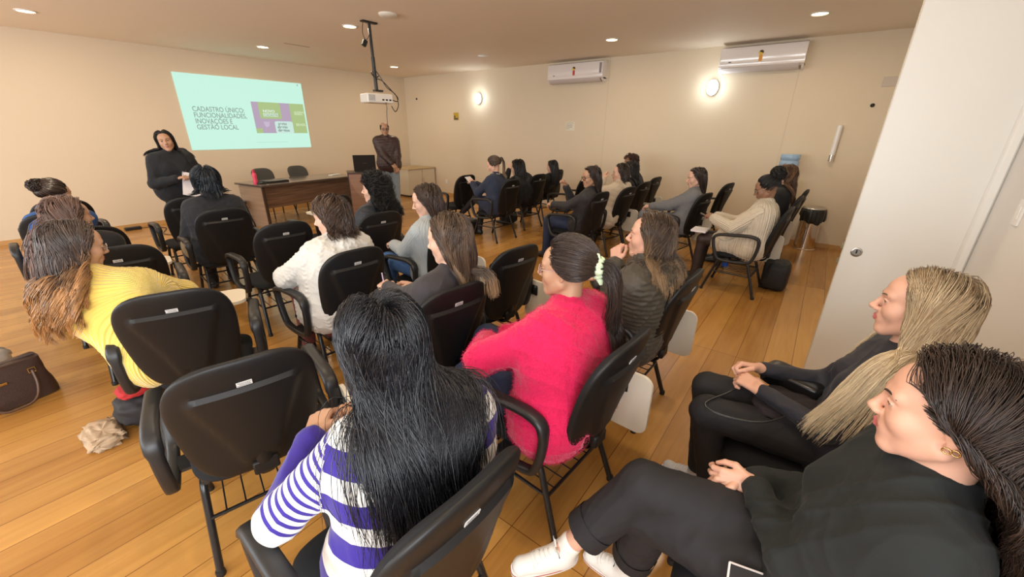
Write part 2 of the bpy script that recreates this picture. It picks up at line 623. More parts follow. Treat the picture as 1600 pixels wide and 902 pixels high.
# ---- ceiling downlights
M_GLOW = mat('warm_lamp_glow', (1, 0.9, 0.7), 0.5, emit=(1.0, 0.72, 0.36), emit_s=14)
M_OFF = mat('unlit_lamp_lens', (0.75, 0.72, 0.66), 0.4)
DL_NAMES = {(0, 3): 'by the left end of the screen wall', (1, 3): 'above the projected slide', (2, 3): 'by the far corner',
            (1, 2): 'beside the projector mount', (2, 2): 'unlit, between the lit ones along the right wall', (2, 1): 'between the two air conditioners',
            (2, 0): 'nearest the door leaf'}
for i, x in enumerate((1.02, 3.71, 6.45)):
    for j, y in enumerate((0.44, 2.99, 5.55, 8.15)):
        if (i, j) not in DL_NAMES and (i, j) not in ((0, 0), (1, 0), (0, 1), (1, 1), (0, 2)):
            continue
        off = (i, j) == (2, 2)
        if (i, j) == (1, 1):
            root_xy = (3.80, 3.12)
        else:
            root_xy = (x, y)
        root = empty('ceiling_downlight', (*root_xy, ZC))
        nm = DL_NAMES.get((i, j)) or {(0, 0): 'over the striped sweater', (1, 0): 'over the aisle by the blonde woman', (0, 1): 'over the woman in yellow', (1, 1): 'at the top edge over the middle rows', (0, 2): 'over the blue sweater'}[(i, j)]
        tag(root, 'round recessed ceiling downlight ' + nm, 'ceiling light', 'recessed ceiling downlights')
        MB().lathe([(0.098, 0.0), (0.098, -0.008), (0.085, -0.012), (0.078, -0.008), (0.078, 0.0)], seg=32).build('trim_ring', M_WHITEP, root, smooth=True)
        MB().lathe([(0.078, -0.001), (0.078, -0.007), (0.0, -0.007)], seg=32).build('lens', M_OFF if off else M_GLOW, root)
        if not off:
            l = bpy.data.lights.new('downlight', 'AREA')
            l.shape = 'DISK'
            l.size = 0.15
            l.energy = DOWN_POWER
            l.color = DOWN_COLOR
            lo = bpy.data.objects.new('downlight', l)
            lo.location = (0, 0, -0.016)
            lo.parent = root
            COL.objects.link(lo)
# smoke detector
o = MB().lathe([(0.11, 0), (0.11, -0.015), (0.095, -0.03), (0.05, -0.04), (0, -0.041)], c=(3.62, 4.607, ZC), seg=32).build('smoke_detector', mat('off_white_plastic', (0.72, 0.66, 0.56), 0.4), smooth=True)
tag(o, 'round off-white disc on the ceiling beside the projector mount', 'smoke detector')

# ---- two oval bulkhead lamps on the right wall
M_COOL = mat('cool_lamp_glow', (1, 1, 1), 0.4, emit=(0.80, 0.94, 1.0), emit_s=9)
for y, lab in ((6.942, 'lit oval white wall lamp nearer the far corner, left of the first air conditioner'), (1.778, 'lit oval white wall lamp below the air conditioner nearest the door leaf')):
    root = empty('oval_wall_lamp', (XR, y, 2.385))
    tag(root, lab, 'wall lamp', 'oval lamps on the long wall')
    def oval(a, b, prof):
        V, F, seg = [], [], 28
        for s, d in prof:
            for k in range(seg):
                t = 2 * PI * k / seg
                V.append((-d, s * a * math.cos(t), s * b * math.sin(t)))
        for i in range(len(prof) - 1):
            for k in range(seg):
                l = (k + 1) % seg
                F.append((i * seg + k, i * seg + l, (i + 1) * seg + l, (i + 1) * seg + k))
        F.append(tuple(range(seg)))
        F.append(tuple((len(prof) - 1) * seg + k for k in range(seg)))
        return MB().add(V, F)
    oval(0.090, 0.119, [(1, 0), (1, 0.03), (0.95, 0.045), (0.86, 0.05)]).build('lamp_base', M_WHITEP, root, smooth=True)
    oval(0.088, 0.117, [(1, 0.045), (0.97, 0.065), (0.8, 0.085), (0.45, 0.098), (0.05, 0.10)]).build('lamp_glass', M_COOL, root, smooth=True)
    l = bpy.data.lights.new('wall_lamp', 'POINT')
    l.energy = WALL_LAMP_POWER
    l.shadow_soft_size = 0.06
    l.color = (0.86, 0.96, 1.0)
    lo = bpy.data.objects.new('wall_lamp', l)
    lo.location = (-0.17, 0, 0)
    lo.parent = root
    COL.objects.link(lo)

# ---- air conditioners
M_AC = mat('air_conditioner_white', (0.80, 0.74, 0.72), 0.12, coat=0.5)


def air_con(y0, y1, label, panel=False):
    L = y1 - y0
    root = empty('air_conditioner', (XR, (y0 + y1) / 2, 2.57))
    tag(root, label, 'air conditioner', 'split air conditioners on the long wall')
    prof = [(0, 0.06), (0, 0.355), (-0.16, 0.355), (-0.205, 0.335), (-0.222, 0.28), (-0.224, 0.12), (-0.215, 0.075), (-0.18, 0.055), (-0.12, 0.045)]
    MB().prism(prof, -L / 2, L / 2, 'y').build('housing', M_AC, root, smooth=True)
    MB().prism([(-0.224, 0.115), (-0.229, 0.125), (-0.2265, 0.285), (-0.210, 0.338), (-0.206, 0.33), (-0.22, 0.28)], -L / 2 + 0.008, L / 2 - 0.012, 'y').build('front_panel', M_AC, root, smooth=True)
    fl = [(-0.212, 0.062), (-0.19, 0.03), (-0.13, 0.006), (-0.09, 0.002), (-0.09, 0.012), (-0.13, 0.018), (-0.183, 0.042), (-0.204, 0.068)]
    MB().prism(fl, -L / 2 + 0.06, L / 2 - 0.03, 'y').build('air_flap', mat('flap_grey_pink', (0.62, 0.55, 0.53), 0.3), root, smooth=True)
    mb = MB()
    for s in (-1, 1):
        a = [(0, 0.06), (0, 0.0), (-0.09, 0.0), (-0.16, 0.018), (-0.2, 0.055), (-0.12, 0.075)]
        mb.prism(a, s * L / 2 - 0.03 * (s > 0), s * L / 2 + 0.03 * (s < 0), 'y')
    mb.build('end_cheek', M_AC, root, smooth=True)
    # round energy sticker: dark and yellow disc with a strip below
    M = Matrix.Translation((-0.2285, 0.02 * L - 0.02, 0.245)) @ Matrix.Rotation(-PI / 2 - 0.03, 4, 'Y')
    st = MB().lathe([(0.034, 0), (0.034, 0.0015), (0, 0.0015)], M=M, seg=20).build('round_sticker', mat('sticker_yellow', (0.75, 0.46, 0.02), 0.5), root)
    mb = MB()
    poly = [(0.03 * math.cos(a), 0.03 * math.sin(a)) for a in np.linspace(-PI / 2 - .4, PI / 2 - .4, 10)]
    mb.prism(poly, 0.0016, 0.003, 'z', M=M)
    mb.build('sticker_half', mat('sticker_black', (0.02, 0.015, 0.015), 0.5), st)
    MB().box((-0.2305, 0.02 * L - 0.045, 0.128), (-0.2275, 0.02 * L + 0.002, 0.212)).build('strip_sticker', mat('sticker_orange', (0.72, 0.30, 0.03) if not panel else (0.6, 0.04, 0.05), 0.5) if not panel else mat('sticker_red', (0.55, 0.04, 0.05), 0.5), root)
    MB().box((-0.2295, L / 2 - 0.17, 0.135), (-0.226, L / 2 - 0.13, 0.147)).build('badge', M_DARK, root)
    if panel:
        MB().box((-0.231, -L / 2 + 0.02, 0.14), (-0.2285, -L / 2 + 0.065, 0.31)).build('display_strip', mat('grey_strip', (0.25, 0.23, 0.22), 0.3), root)
    return root


air_con(3.70, 4.90, 'white split air conditioner nearer the far corner, red strip sticker', True)
air_con(0.57, 1.70, 'white split air conditioner nearest the door leaf, orange strip sticker')

# ---- the projected slide: thin panel and text glow in place of the projector's light
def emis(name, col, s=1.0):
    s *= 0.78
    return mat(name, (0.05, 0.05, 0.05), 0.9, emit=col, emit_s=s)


SX0, SX1, SZ0, SZ1 = 2.737, 5.047, 1.28, 2.600
yS = YB - 0.012
scr = MB().box((SX0, yS, SZ0), (SX1, YB - 0.001, SZ1)).build('glowing_slide', emis('slide_mint', (0.60, 0.97, 0.81), 0.92))
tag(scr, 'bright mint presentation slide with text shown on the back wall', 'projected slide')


def sx(u):
    return SX0 + (SX1 - SX0) * u


def sz(v):
    return SZ1 - (SZ1 - SZ0) * v


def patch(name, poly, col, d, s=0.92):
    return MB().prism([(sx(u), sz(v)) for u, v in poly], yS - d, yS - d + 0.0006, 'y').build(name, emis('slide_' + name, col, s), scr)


def rr_uv(u0, u1, v0, v1, r):
    return [(a, b) for a, b in rrect(u0, u1, v0, v1, r, 4)]


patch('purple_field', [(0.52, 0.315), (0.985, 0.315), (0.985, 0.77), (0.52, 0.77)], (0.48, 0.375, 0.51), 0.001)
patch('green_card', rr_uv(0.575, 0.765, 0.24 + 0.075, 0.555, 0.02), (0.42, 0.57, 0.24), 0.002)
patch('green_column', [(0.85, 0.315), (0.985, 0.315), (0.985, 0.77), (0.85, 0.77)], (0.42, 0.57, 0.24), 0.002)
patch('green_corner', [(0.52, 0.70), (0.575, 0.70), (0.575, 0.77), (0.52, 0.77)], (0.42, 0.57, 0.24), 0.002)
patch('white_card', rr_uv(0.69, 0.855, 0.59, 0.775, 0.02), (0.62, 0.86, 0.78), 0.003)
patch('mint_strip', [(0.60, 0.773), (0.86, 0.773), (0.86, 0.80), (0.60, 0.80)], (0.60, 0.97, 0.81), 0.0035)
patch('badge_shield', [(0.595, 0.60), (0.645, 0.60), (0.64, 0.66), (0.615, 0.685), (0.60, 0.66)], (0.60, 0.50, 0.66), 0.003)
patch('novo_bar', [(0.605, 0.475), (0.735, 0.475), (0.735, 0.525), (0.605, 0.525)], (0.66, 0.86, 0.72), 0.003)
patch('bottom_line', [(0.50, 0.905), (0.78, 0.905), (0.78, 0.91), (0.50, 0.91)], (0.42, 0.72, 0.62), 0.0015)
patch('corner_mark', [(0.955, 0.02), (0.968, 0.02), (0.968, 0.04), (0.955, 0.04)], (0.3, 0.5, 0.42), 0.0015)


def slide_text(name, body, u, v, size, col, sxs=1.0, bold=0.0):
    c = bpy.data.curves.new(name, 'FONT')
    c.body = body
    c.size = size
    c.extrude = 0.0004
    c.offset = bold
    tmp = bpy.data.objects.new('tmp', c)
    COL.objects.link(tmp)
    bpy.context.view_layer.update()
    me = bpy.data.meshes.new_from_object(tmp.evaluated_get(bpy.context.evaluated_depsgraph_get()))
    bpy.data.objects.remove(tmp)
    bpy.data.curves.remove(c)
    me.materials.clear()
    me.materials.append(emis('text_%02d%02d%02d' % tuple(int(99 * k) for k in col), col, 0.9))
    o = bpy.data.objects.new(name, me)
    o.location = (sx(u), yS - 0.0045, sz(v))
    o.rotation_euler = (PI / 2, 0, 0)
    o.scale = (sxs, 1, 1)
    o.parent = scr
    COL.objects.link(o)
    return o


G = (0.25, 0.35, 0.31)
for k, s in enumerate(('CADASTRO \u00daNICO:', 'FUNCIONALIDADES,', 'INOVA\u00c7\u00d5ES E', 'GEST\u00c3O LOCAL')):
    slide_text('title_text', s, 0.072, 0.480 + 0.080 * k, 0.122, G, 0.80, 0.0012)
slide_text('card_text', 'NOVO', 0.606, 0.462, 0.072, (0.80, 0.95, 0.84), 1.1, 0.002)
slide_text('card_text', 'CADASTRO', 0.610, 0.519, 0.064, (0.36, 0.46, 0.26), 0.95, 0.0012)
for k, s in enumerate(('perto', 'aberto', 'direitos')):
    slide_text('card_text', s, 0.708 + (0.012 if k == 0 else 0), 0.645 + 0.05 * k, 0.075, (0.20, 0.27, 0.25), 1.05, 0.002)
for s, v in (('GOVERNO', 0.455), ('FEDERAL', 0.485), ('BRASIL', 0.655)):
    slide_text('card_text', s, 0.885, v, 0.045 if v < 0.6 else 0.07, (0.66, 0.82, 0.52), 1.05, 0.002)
# ------------------------------------------------------------------ lecture chairs
M_SHELL = mat('chair_black_plastic', (0.0075, 0.007, 0.007), 0.48, bump=('noise', 700, 0.10, 0.001), spec=0.35)
M_FAB = mat('chair_black_fabric', (0.011, 0.0115, 0.013), 0.9, bump=('noise', 900, 0.35, 0.0012), spec=0.3)
M_TUBE = mat('chair_black_tube', (0.011, 0.011, 0.012), 0.28)
M_ARM = mat('chair_arm_rubber', (0.013, 0.013, 0.014), 0.42, bump=('noise', 500, 0.12, 0.001))
M_TAB = mat('cream_tablet_laminate', (0.74, 0.67, 0.55), 0.4)
M_STICK = mat('asset_label_white', (0.62, 0.60, 0.58), 0.5)
M_INK = mat('asset_label_ink', (0.08, 0.08, 0.08), 0.7)


def back_frame(s, t):
    """centre surface of the backrest; s across (-1..1), t up (0..1) -> half width, x, y, z"""
    z = 0.435 + 0.557 * t
    tau = 2 * t - 1
    W = 0.195 + 0.043 * math.sin(min(1.0, t * 1.2) * PI / 2)
    n = 3.4 if tau > 0 else 4.2
    w = W * (max(0.0, 1 - abs(tau) ** n)) ** (1 / n)
    x = s * w
    y = -0.262 - 0.140 * t ** 1.3 + 0.5 * x * x
    return x, y, z, w


def panel_mesh(depth, scale=1.0, ns=26, nt=30, relief=False, sgn=1):
    """domed panel on one side of the centre surface, sgn=+1 front cushion, -1 rear shell"""
    V, F = [], []
    ts = [0.5 - 0.5 * math.cos(PI * i / nt) for i in range(nt + 1)]
    ss = [math.sin(-PI / 2 + PI * i / ns) for i in range(ns + 1)]
    for side in (0, 1):
        for t in ts:
            for s in ss:
                tt = 0.5 + (t - 0.5) * scale
                x, y, z, w = back_frame(s, tt)
                x *= scale
                if side == 1:
                    e = max(0.0, 1 - abs(s) ** 7) ** 0.4 * max(0.0, 1 - abs(2 * t - 1) ** 9) ** 0.4
                    d = depth * e
                    if relief:
                        # raised trapezoid spine, wide at the shoulder line and narrow at the bottom
                        zz = (z - 0.47) / 0.37
                        half = 0.075 + 0.105 * max(0.0, min(1.0, zz)) ** 1.3
                        a = max(0.0, min(1.0, (half - abs(x)) / 0.028))
                        a = a * a * (3 - 2 * a)
                        b = max(0.0, min(1.0, (0.872 - z) / 0.006))
                        c = max(0.0, min(1.0, (0.87 - z) / 0.012)) if abs(x) < 0.15 else 0
                        d += 0.016 * a * b * max(0.0, min(1.0, (z - 0.47) / 0.06)) + 0.0
                    y += sgn * d
                V.append((x, y, z))
    n1 = (nt + 1) * (ns + 1)
    for side in (0, 1):
        o = side * n1
        for i in range(nt):
            for j in range(ns):
                q = (o + i * (ns + 1) + j, o + i * (ns + 1) + j + 1, o + (i + 1) * (ns + 1) + j + 1, o + (i + 1) * (ns + 1) + j)
                F.append(q if side else q[::-1])
    for i in range(nt):
        for j in (0, ns):
            F.append((i * (ns + 1) + j, (i + 1) * (ns + 1) + j, n1 + (i + 1) * (ns + 1) + j, n1 + i * (ns + 1) + j))
    return V, F


def make_chair(tablet_open=False, name='lecture_chair'):
    root = empty(name)
    # backrest: front cushion is the part, rear shell and its label are sub-parts
    V, F = panel_mesh(0.032, 1.0, sgn=1)
    cush = MB().add(V, F).build('backrest', M_FAB, root, smooth=True)
    V, F = panel_mesh(0.022, 1.0, relief=True, sgn=-1, ns=44, nt=44)
    MB().add(V, F).build('rear_shell', M_SHELL, cush, smooth=True)
    x, y, z, w = back_frame(0, 0.825)
    M = Matrix.Translation((0.0, y - 0.0235, z)) @ Matrix.Rotation(0.30, 4, 'X')
    mb = MB().box((-0.023, -0.0012, -0.0095), (0.023, 0.0012, 0.0095), M=M)
    st = mb.build('asset_label', M_STICK, cush)
    mb = MB()
    for k, (a, b_) in enumerate(((-0.019, 0.017), (-0.014, 0.013), (-0.021, 0.02))):
        zz = 0.0055 - 0.0055 * k
        xx = a
        r_ = random.Random(k + 3)
        while xx < b_:
            d = r_.uniform(0.002, 0.004)
            mb.box((xx, -0.0015, zz - 0.0014), (xx + d, -0.0012, zz + 0.0014), M=M)
            xx += d + 0.0012
            pass
    mb.build('label_print', M_INK, st)
    # seat: cushion with waterfall front, plastic pan under it
    V, F = [], []
    ns, nt = 24, 24
    ts = [0.5 - 0.5 * math.cos(PI * i / nt) for i in range(nt + 1)]
    for side in (0, 1):
        for t in ts:
            for i in range(ns + 1):
                s = math.sin(-PI / 2 + PI * i / ns)
                tau = 2 * t - 1
                w = (0.255 - 0.02 * (1 - t)) * max(0.0, 1 - abs(tau) ** 4.0) ** (1 / 4.0)
                x = s * w
                yy = -0.235 + 0.485 * t
                e = max(0.0, 1 - abs(s) ** 8) ** 0.45 * max(0.0, 1 - abs(tau) ** 8) ** 0.45
                zc = 0.418 + 0.012 * t - 0.045 * max(0, t - 0.75) ** 2 / 0.0625
                z = zc + (0.042 * e - 0.010 * math.exp(-((t - 0.35) / 0.3) ** 2) * (1 - s * s) if side else -0.020 * e)
                V.append((x, yy, z))
    n1 = (nt + 1) * (ns + 1)
    for side in (0, 1):
        o = side * n1
        for i in range(nt):
            for j in range(ns):
                q = (o + i * (ns + 1) + j, o + i * (ns + 1) + j + 1, o + (i + 1) * (ns + 1) + j + 1, o + (i + 1) * (ns + 1) + j)
                F.append(q if side else q[::-1])
    mi = [0 if k >= nt * ns else 1 for k in range(2 * nt * ns)]
    mb2 = MB().add(V, F)
    mb2.m = mi
    mb2.build('seat', [M_FAB, M_SHELL], root, smooth='all')
    # spine bar between seat and back
    sp = MB()
    sp.tube(arc_pts([(0, -0.02, 0.388), (0, -0.255, 0.385), (0, -0.292, 0.44), (0, -0.312, 0.56)], 0.05), 0.028, seg=8, flat=(1.0, 0.28))
    sp.box((-0.045, -0.305, 0.43), (0.045, -0.275, 0.49), bev=0.006)
    sp.build('spine_bracket', M_SHELL, root, smooth=True)
    # frame under the seat
    fr = MB()
    for s in (-1, 1):
        fr.tube([(s * 0.205, -0.16, 0.386), (s * 0.205, 0.17, 0.386)], 0.0125, seg=10)
    for yv in (-0.13, 0.12):
        fr.tube([(-0.215, yv, 0.388), (0.215, yv, 0.388)], 0.011, seg=10)
    for s in (-1, 1):
        fr.box((s * 0.27 - 0.045, -0.05, 0.392), (s * 0.27 + 0.045, 0.05, 0.404))
    fr.build('frame', M_TUBE, root, smooth=True)
    for s in (-1, 1):
        for fy, ty in ((-0.265, -0.13), (0.265, 0.14)):
            P = arc_pts([(s * 0.20, ty * 0.2, 0.388), (s * 0.215, ty * 1.05, 0.386), (s * 0.245, fy, 0.012)], 0.09, 6)
            lg = MB().tube(P, 0.0145, seg=10).build('leg', M_TUBE, root, smooth=True)
            d = np.array([s * 0.245, fy, 0.0])
            MB().lathe([(0.017, 0.0), (0.018, 0.02), (0.0165, 0.028)], c=tuple(d), seg=10).build('foot_cap', M_DARK, lg, smooth=True)
    # book basket of thin rods
    bk = MB()
    zb = 0.235
    for s in (-1, 1):
        bk.tube([(s * 0.228, -0.195, zb), (s * 0.228, 0.20, zb)], 0.008, seg=8)
    for yv in (-0.195, 0.20):
        bk.tube([(-0.228, yv, zb), (0.228, yv, zb)], 0.008, seg=8)
    for k in range(6):
        xv = -0.17 + 0.068 * k
        bk.tube([(xv, -0.195, zb), (xv, 0.20, zb + 0.004)], 0.0035, seg=6)
    bk.build('book_rack', M_TUBE, root, smooth=True)
    # arm loops
    for s in (() if tablet_open == 'bare' else (-1, 1)):
        X = s * 0.30
        P = [(X, 0.185, 0.662), (X, 0.02, 0.682), (X, -0.145, 0.688), (X, -0.21, 0.635), (X, -0.185, 0.455), (X, -0.12, 0.402), (X, 0.10, 0.392), (X, 0.175, 0.44), (X, 0.225, 0.60)]
        n = len(P)
        Q = []
        for i in range(n):
            p0, p1, p2, p3 = (np.array(P[(i + k - 1) % n]) for k in range(4))
            for u in np.linspace(0, 1, 7)[:-1]:
                Q.append(0.5 * ((2 * p1) + (p2 - p0) * u + (2 * p0 - 5 * p1 + 4 * p2 - p3) * u * u + (3 * p1 - p0 - 3 * p2 + p3) * u ** 3))
        Q = np.array(Q)
        R = [1.0 if q[2] > 0.6 else 0.72 for q in Q]
        a = MB()
        T = np.roll(Q, -1, 0) - np.roll(Q, 1, 0)
        V2, F2 = [], []
        seg = 10
        m_ = len(Q)
        for i in range(m_):
            t_ = T[i] / np.linalg.norm(T[i])
            nn = np.cross((1, 0, 0), t_)
            # broad on the top pad, slimmer round the loop
            wide = 0.029 if Q[i][2] > 0.62 else 0.023
            for k in range(seg):
                an = 2 * PI * k / seg
                c_, s_ = math.cos(an), math.sin(an)
                c_ = math.copysign(abs(c_) ** 0.7, c_)
                s_ = math.copysign(abs(s_) ** 0.7, s_)
                V2.append(Q[i] + np.array((1, 0, 0)) * wide * c_ + nn * 0.0165 * s_)
        for i in range(m_):
            j = (i + 1) % m_
            for k in range(seg):
                l = (k + 1) % seg
                F2.append((i * seg + k, i * seg + l, j * seg + l, j * seg + k))
        a.add(V2, F2)
        a.build('armrest', M_ARM, root, smooth='all')
    # writing tablet: hanging folded at the right, or swung over the lap
    if tablet_open in ('bare', 'none'):
        return root
    if not tablet_open:
        tb_o = MB().prism(rrect(-0.375, -0.13, 0.285, 0.615, 0.055, 6), 0.338, 0.356, 'x').build('writing_tablet', M_TAB, root, smooth=True)
        hb = MB()
        hb.tube(arc_pts([(0.305, -0.05, 0.68), (0.33, -0.14, 0.64), (0.333, -0.2, 0.56)], 0.05), 0.009, seg=8)
        hb.box((0.326, -0.26, 0.50), (0.3385, -0.18, 0.58), bev=0.003)
    else:
        tb_o = MB().prism(rrect(-0.04, 0.27, 0.06, 0.31, 0.06, 6), 0.702, 0.720, 'z').build('writing_tablet', M_TAB, root, smooth=True)
        hb = MB()
        hb.tube(arc_pts([(0.30, 0.06, 0.66), (0.29, 0.12, 0.68), (0.25, 0.20, 0.694)], 0.05), 0.010, seg=8)
        hb.box((0.17, 0.15, 0.690), (0.26, 0.25, 0.702), bev=0.003)
    hb.build('tablet_hinge', M_TUBE, tb_o, smooth=True)
    return root


CHAIRS = {}
ROW_GROUP = 'black lecture chairs with writing tablets'


def place_chair(x, y, deg, label, tablet_open=False):
    if tablet_open not in CHAIRS:
        r = CHAIRS[tablet_open] = make_chair(tablet_open)
    else:
        r = copy_tree(CHAIRS[tablet_open])
    r.location = (x, y, 0)
    r.rotation_euler = (0, 0, math.radians(deg))
    tag(r, label, 'chair', ROW_GROUP)
    return r


CH = dict(
    B=(0.46, 1.78, -14, 'empty black lecture chair directly left of the woman in the striped sweater'),
    A=(0.535, 2.66, -20, 'black lecture chair carrying the woman in the yellow sweater'),
    F=(0.48, 0.84, -3, 'nearest black lecture chair, carrying the woman in the blue and white striped sweater'),
    P=(1.347, 0.803, -4, 'black lecture chair carrying the woman in the pink sweater'),
    G=(2.246, 0.812, -2, 'black lecture chair carrying the woman in the olive parka'),
    E=(2.12, 1.86, -8, 'empty black lecture chair between the woman in charcoal and the woman in pink'),
    N=(1.345, 1.68, -8, 'black lecture chair of the woman in the charcoal top, hair over its corner'),
    W=(1.375, 2.64, -3, 'black lecture chair carrying the woman in the white hooded coat'),
    C=(1.473, 3.77, -5, 'empty black lecture chair left of the white coat, seat and rack in view'),
    D=(1.40, 4.78, -7, 'black lecture chair carrying the woman in black with a dark bob'),
    D2=(1.41, 5.8, -4, 'empty black lecture chair between the presenter and the woman with the dark bob'),
    K=(2.24, 3.53, -5, 'black lecture chair carrying the woman with black curls'),
    J=(2.46, 4.75, 0, 'black lecture chair half hidden beyond the woman in the white coat'),
    Gr=(2.30, 2.66, -4, 'black lecture chair behind the woman in the light grey sweater'),
    Q=(0.50, 3.86, -10, 'empty black lecture chair directly beyond the woman in yellow'),
    Q2=(0.47, 4.72, -8, 'black lecture chair under the long-haired woman beyond the one in yellow'),
    X0=(0.38, 5.66, -2, 'black lecture chair under the woman with the hair claw'),
    X1=(0.50, 6.50, 0, 'farthest empty black lecture chair of the column along the left'),
    R1=(5.11, 5.15, -3, 'front empty black lecture chair ahead of the woman in the navy coat'),
    R2=(5.08, 4.17, -2, 'black lecture chair with red cloth on its seat, under the navy coat'),
    R3=(6.10, 4.32, -6, 'black lecture chair carrying the woman with waist-long black hair'),
    R4=(7.05, 4.52, -6, 'black lecture chair nearest the long wall in the front row on the right'),
    R5=(4.80, 2.53, -7, 'black lecture chair carrying the woman in a dark jacket with glasses'),
    R6=(5.53, 2.45, -7, 'black lecture chair carrying the woman in the cream coat'),
    R7=(6.25, 2.49, -6, 'black lecture chair between the cream coat and the wall side chair'),
    R8=(7.05, 2.58, -6, 'black lecture chair beside the long wall behind the cream coat'),
    R9=(6.35, 3.52, -3, 'black lecture chair glimpsed between the dark jacket and the cream coat'),
    R10=(5.62, 1.47, -10, 'black lecture chair carrying the woman in the grey coat'),
    R11=(7.0, 1.45, -10, 'empty black lecture chair right of the woman in the grey coat'),
    R12=(5.038, 0.552, -2, 'black lecture chair carrying the woman in the cream knitted cardigan'),
    R13=(6.05, 0.52, -1, 'black lecture chair carrying the long-haired woman in front of the water bottle'),
    R14=(6.78, 0.49, -1, 'black lecture chair nearest the steel waste bin'),
    BL=(1.80, -0.17, 0, 'black lecture chair carrying the blonde woman'),
    BR=(1.10, -0.15, 4, 'black lecture chair carrying the woman in black with dark wavy hair'),
)
for k, (x, y, a, lab) in CH.items():
    place_chair(x, y, a, lab, 'bare' if k in ('BL', 'BR') else 'none' if k in ('R1', 'R2', 'R3', 'R4', 'R9', 'R11', 'C', 'D2', 'X1', 'Q2') else k in ('A', 'F', 'Q', 'N', 'W', 'R5', 'D', 'J'))
# ------------------------------------------------------------------ desk, lectern, cabinet
def wood_mat(name, c1, c2, scale=(2, 1, 40), rough=0.4):
    m = bpy.data.materials.new(name)
    m.use_nodes = True
    nt = m.node_tree
    b = nt.nodes['Principled BSDF']
    tc = nd(nt, 'ShaderNodeTexCoord')
    mp = nd(nt, 'ShaderNodeMapping')
    mp.inputs['Scale'].default_value = scale
    nt.links.new(tc.outputs['Object'], mp.inputs['Vector'])
    n = nd(nt, 'ShaderNodeTexNoise')
    n.inputs['Scale'].default_value = 1.0
    n.inputs['Detail'].default_value = 6
    nt.links.new(mp.outputs[0], n.inputs['Vector'])
    cr = nd(nt, 'ShaderNodeValToRGB')
    e = cr.color_ramp.elements
    e[0].position, e[0].color = 0.32, (*c1, 1)
    e[1].position, e[1].color = 0.68, (*c2, 1)
    nt.links.new(n.outputs['Fac'], cr.inputs[0])
    nt.links.new(cr.outputs[0], b.inputs['Base Color'])
    b.inputs['Roughness'].default_value = rough
    return m


M_WALNUT = wood_mat('walnut_laminate', (0.085, 0.045, 0.026), (0.19, 0.11, 0.065))
M_WALNUT_SIDE = wood_mat('pale_walnut_side', (0.26, 0.17, 0.11), (0.36, 0.25, 0.17))
M_DESKTOP = mat('dark_desk_top', (0.10, 0.075, 0.06), 0.14, coat=0.4)

desk = empty('desk', (3.95, 8.15, 0), math.radians(8))
tag(desk, 'long dark walnut desk with a modesty panel in front of the screen wall', 'desk')
MB().box((-1.03, -0.42, 0.735), (1.03, 0.40, 0.77), bev=0.004).build('desk_top', M_DESKTOP, desk)
MB().box((-0.97, -0.34, 0.36), (0.97, -0.315, 0.735)).build('front_panel', M_WALNUT, desk)
for s in (-1, 1):
    MB().box((s * 0.985 - 0.015, -0.36, 0.02), (s * 0.985 + 0.015, 0.34, 0.735)).build('side_panel', M_WALNUT_SIDE, desk)
    MB().box((s * 0.985 - 0.022, -0.385, 0.0), (s * 0.985 + 0.022, -0.355, 0.735)).build('leg', mat('desk_dark_edge', (0.05, 0.028, 0.018), 0.4), desk)

lec = empty('lectern', (4.62, 6.98, 0), math.radians(-30))
tag(lec, 'brown wooden lectern with a black laptop on it in front of the standing man', 'lectern')
MB().box((-0.32, -0.03, 0.89), (0.32, 0.45, 0.92), bev=0.004).build('lectern_top', mat('lectern_dark', (0.07, 0.035, 0.024), 0.35), lec)
mb = MB()
mb.prism([(-0.30, 0.0), (0.30, 0.0), (0.30, 0.89), (-0.30, 0.89)], 0.0, 0.025, 'y')
mb.build('lectern_front', wood_mat('lectern_brown', (0.20, 0.10, 0.06), (0.27, 0.145, 0.09)), lec)
pts = [(-0.30, 0.89)] + [(-0.30 + 0.50 * (1 - math.cos(a)), 0.89 - 0.55 * math.sin(a)) for a in np.linspace(0, PI / 2, 10)] + [(0.30, 0.34), (0.30, 0.89)]
MB().prism(pts, -0.012, 0.0, 'y').build('curved_overlay', wood_mat('lectern_brown_light', (0.27, 0.15, 0.10), (0.33, 0.19, 0.125)), lec)
for s in (-1, 1):
    MB().box((s * 0.30 - 0.0125, 0.025, 0), (s * 0.30 + 0.0125, 0.40, 0.89)).build('side_panel', mat('lectern_side', (0.06, 0.028, 0.02), 0.4), lec)
# laptop standing open on the lectern, its lid towards the room
lap = empty('laptop', (4.64, 6.99, 0.92), math.radians(-30))
tag(lap, 'open black laptop on the lectern, lid facing the room', 'laptop')
MB().box((-0.185, 0.05, 0.0), (0.185, 0.30, 0.022), bev=0.004).build('laptop_base', M_BLACKP, lap)
Ml = Matrix.Translation((0, 0.05, 0.018)) @ Matrix.Rotation(0.12, 4, 'X')
lid = MB().box((-0.20, -0.012, 0.0), (0.20, 0.0, 0.295), M=Ml, bev=0.003).build('lid', mat('laptop_gloss_black', (0.008, 0.008, 0.009), 0.3), lap)
mb = MB()
for k in range(7):
    mb.box((-0.042 + 0.0125 * k, -0.0125, 0.14), (-0.034 + 0.0125 * k, -0.0119, 0.152), M=Ml)
mb.build('maker_mark', mat('faint_mark', (0.06, 0.06, 0.06), 0.4), lid)

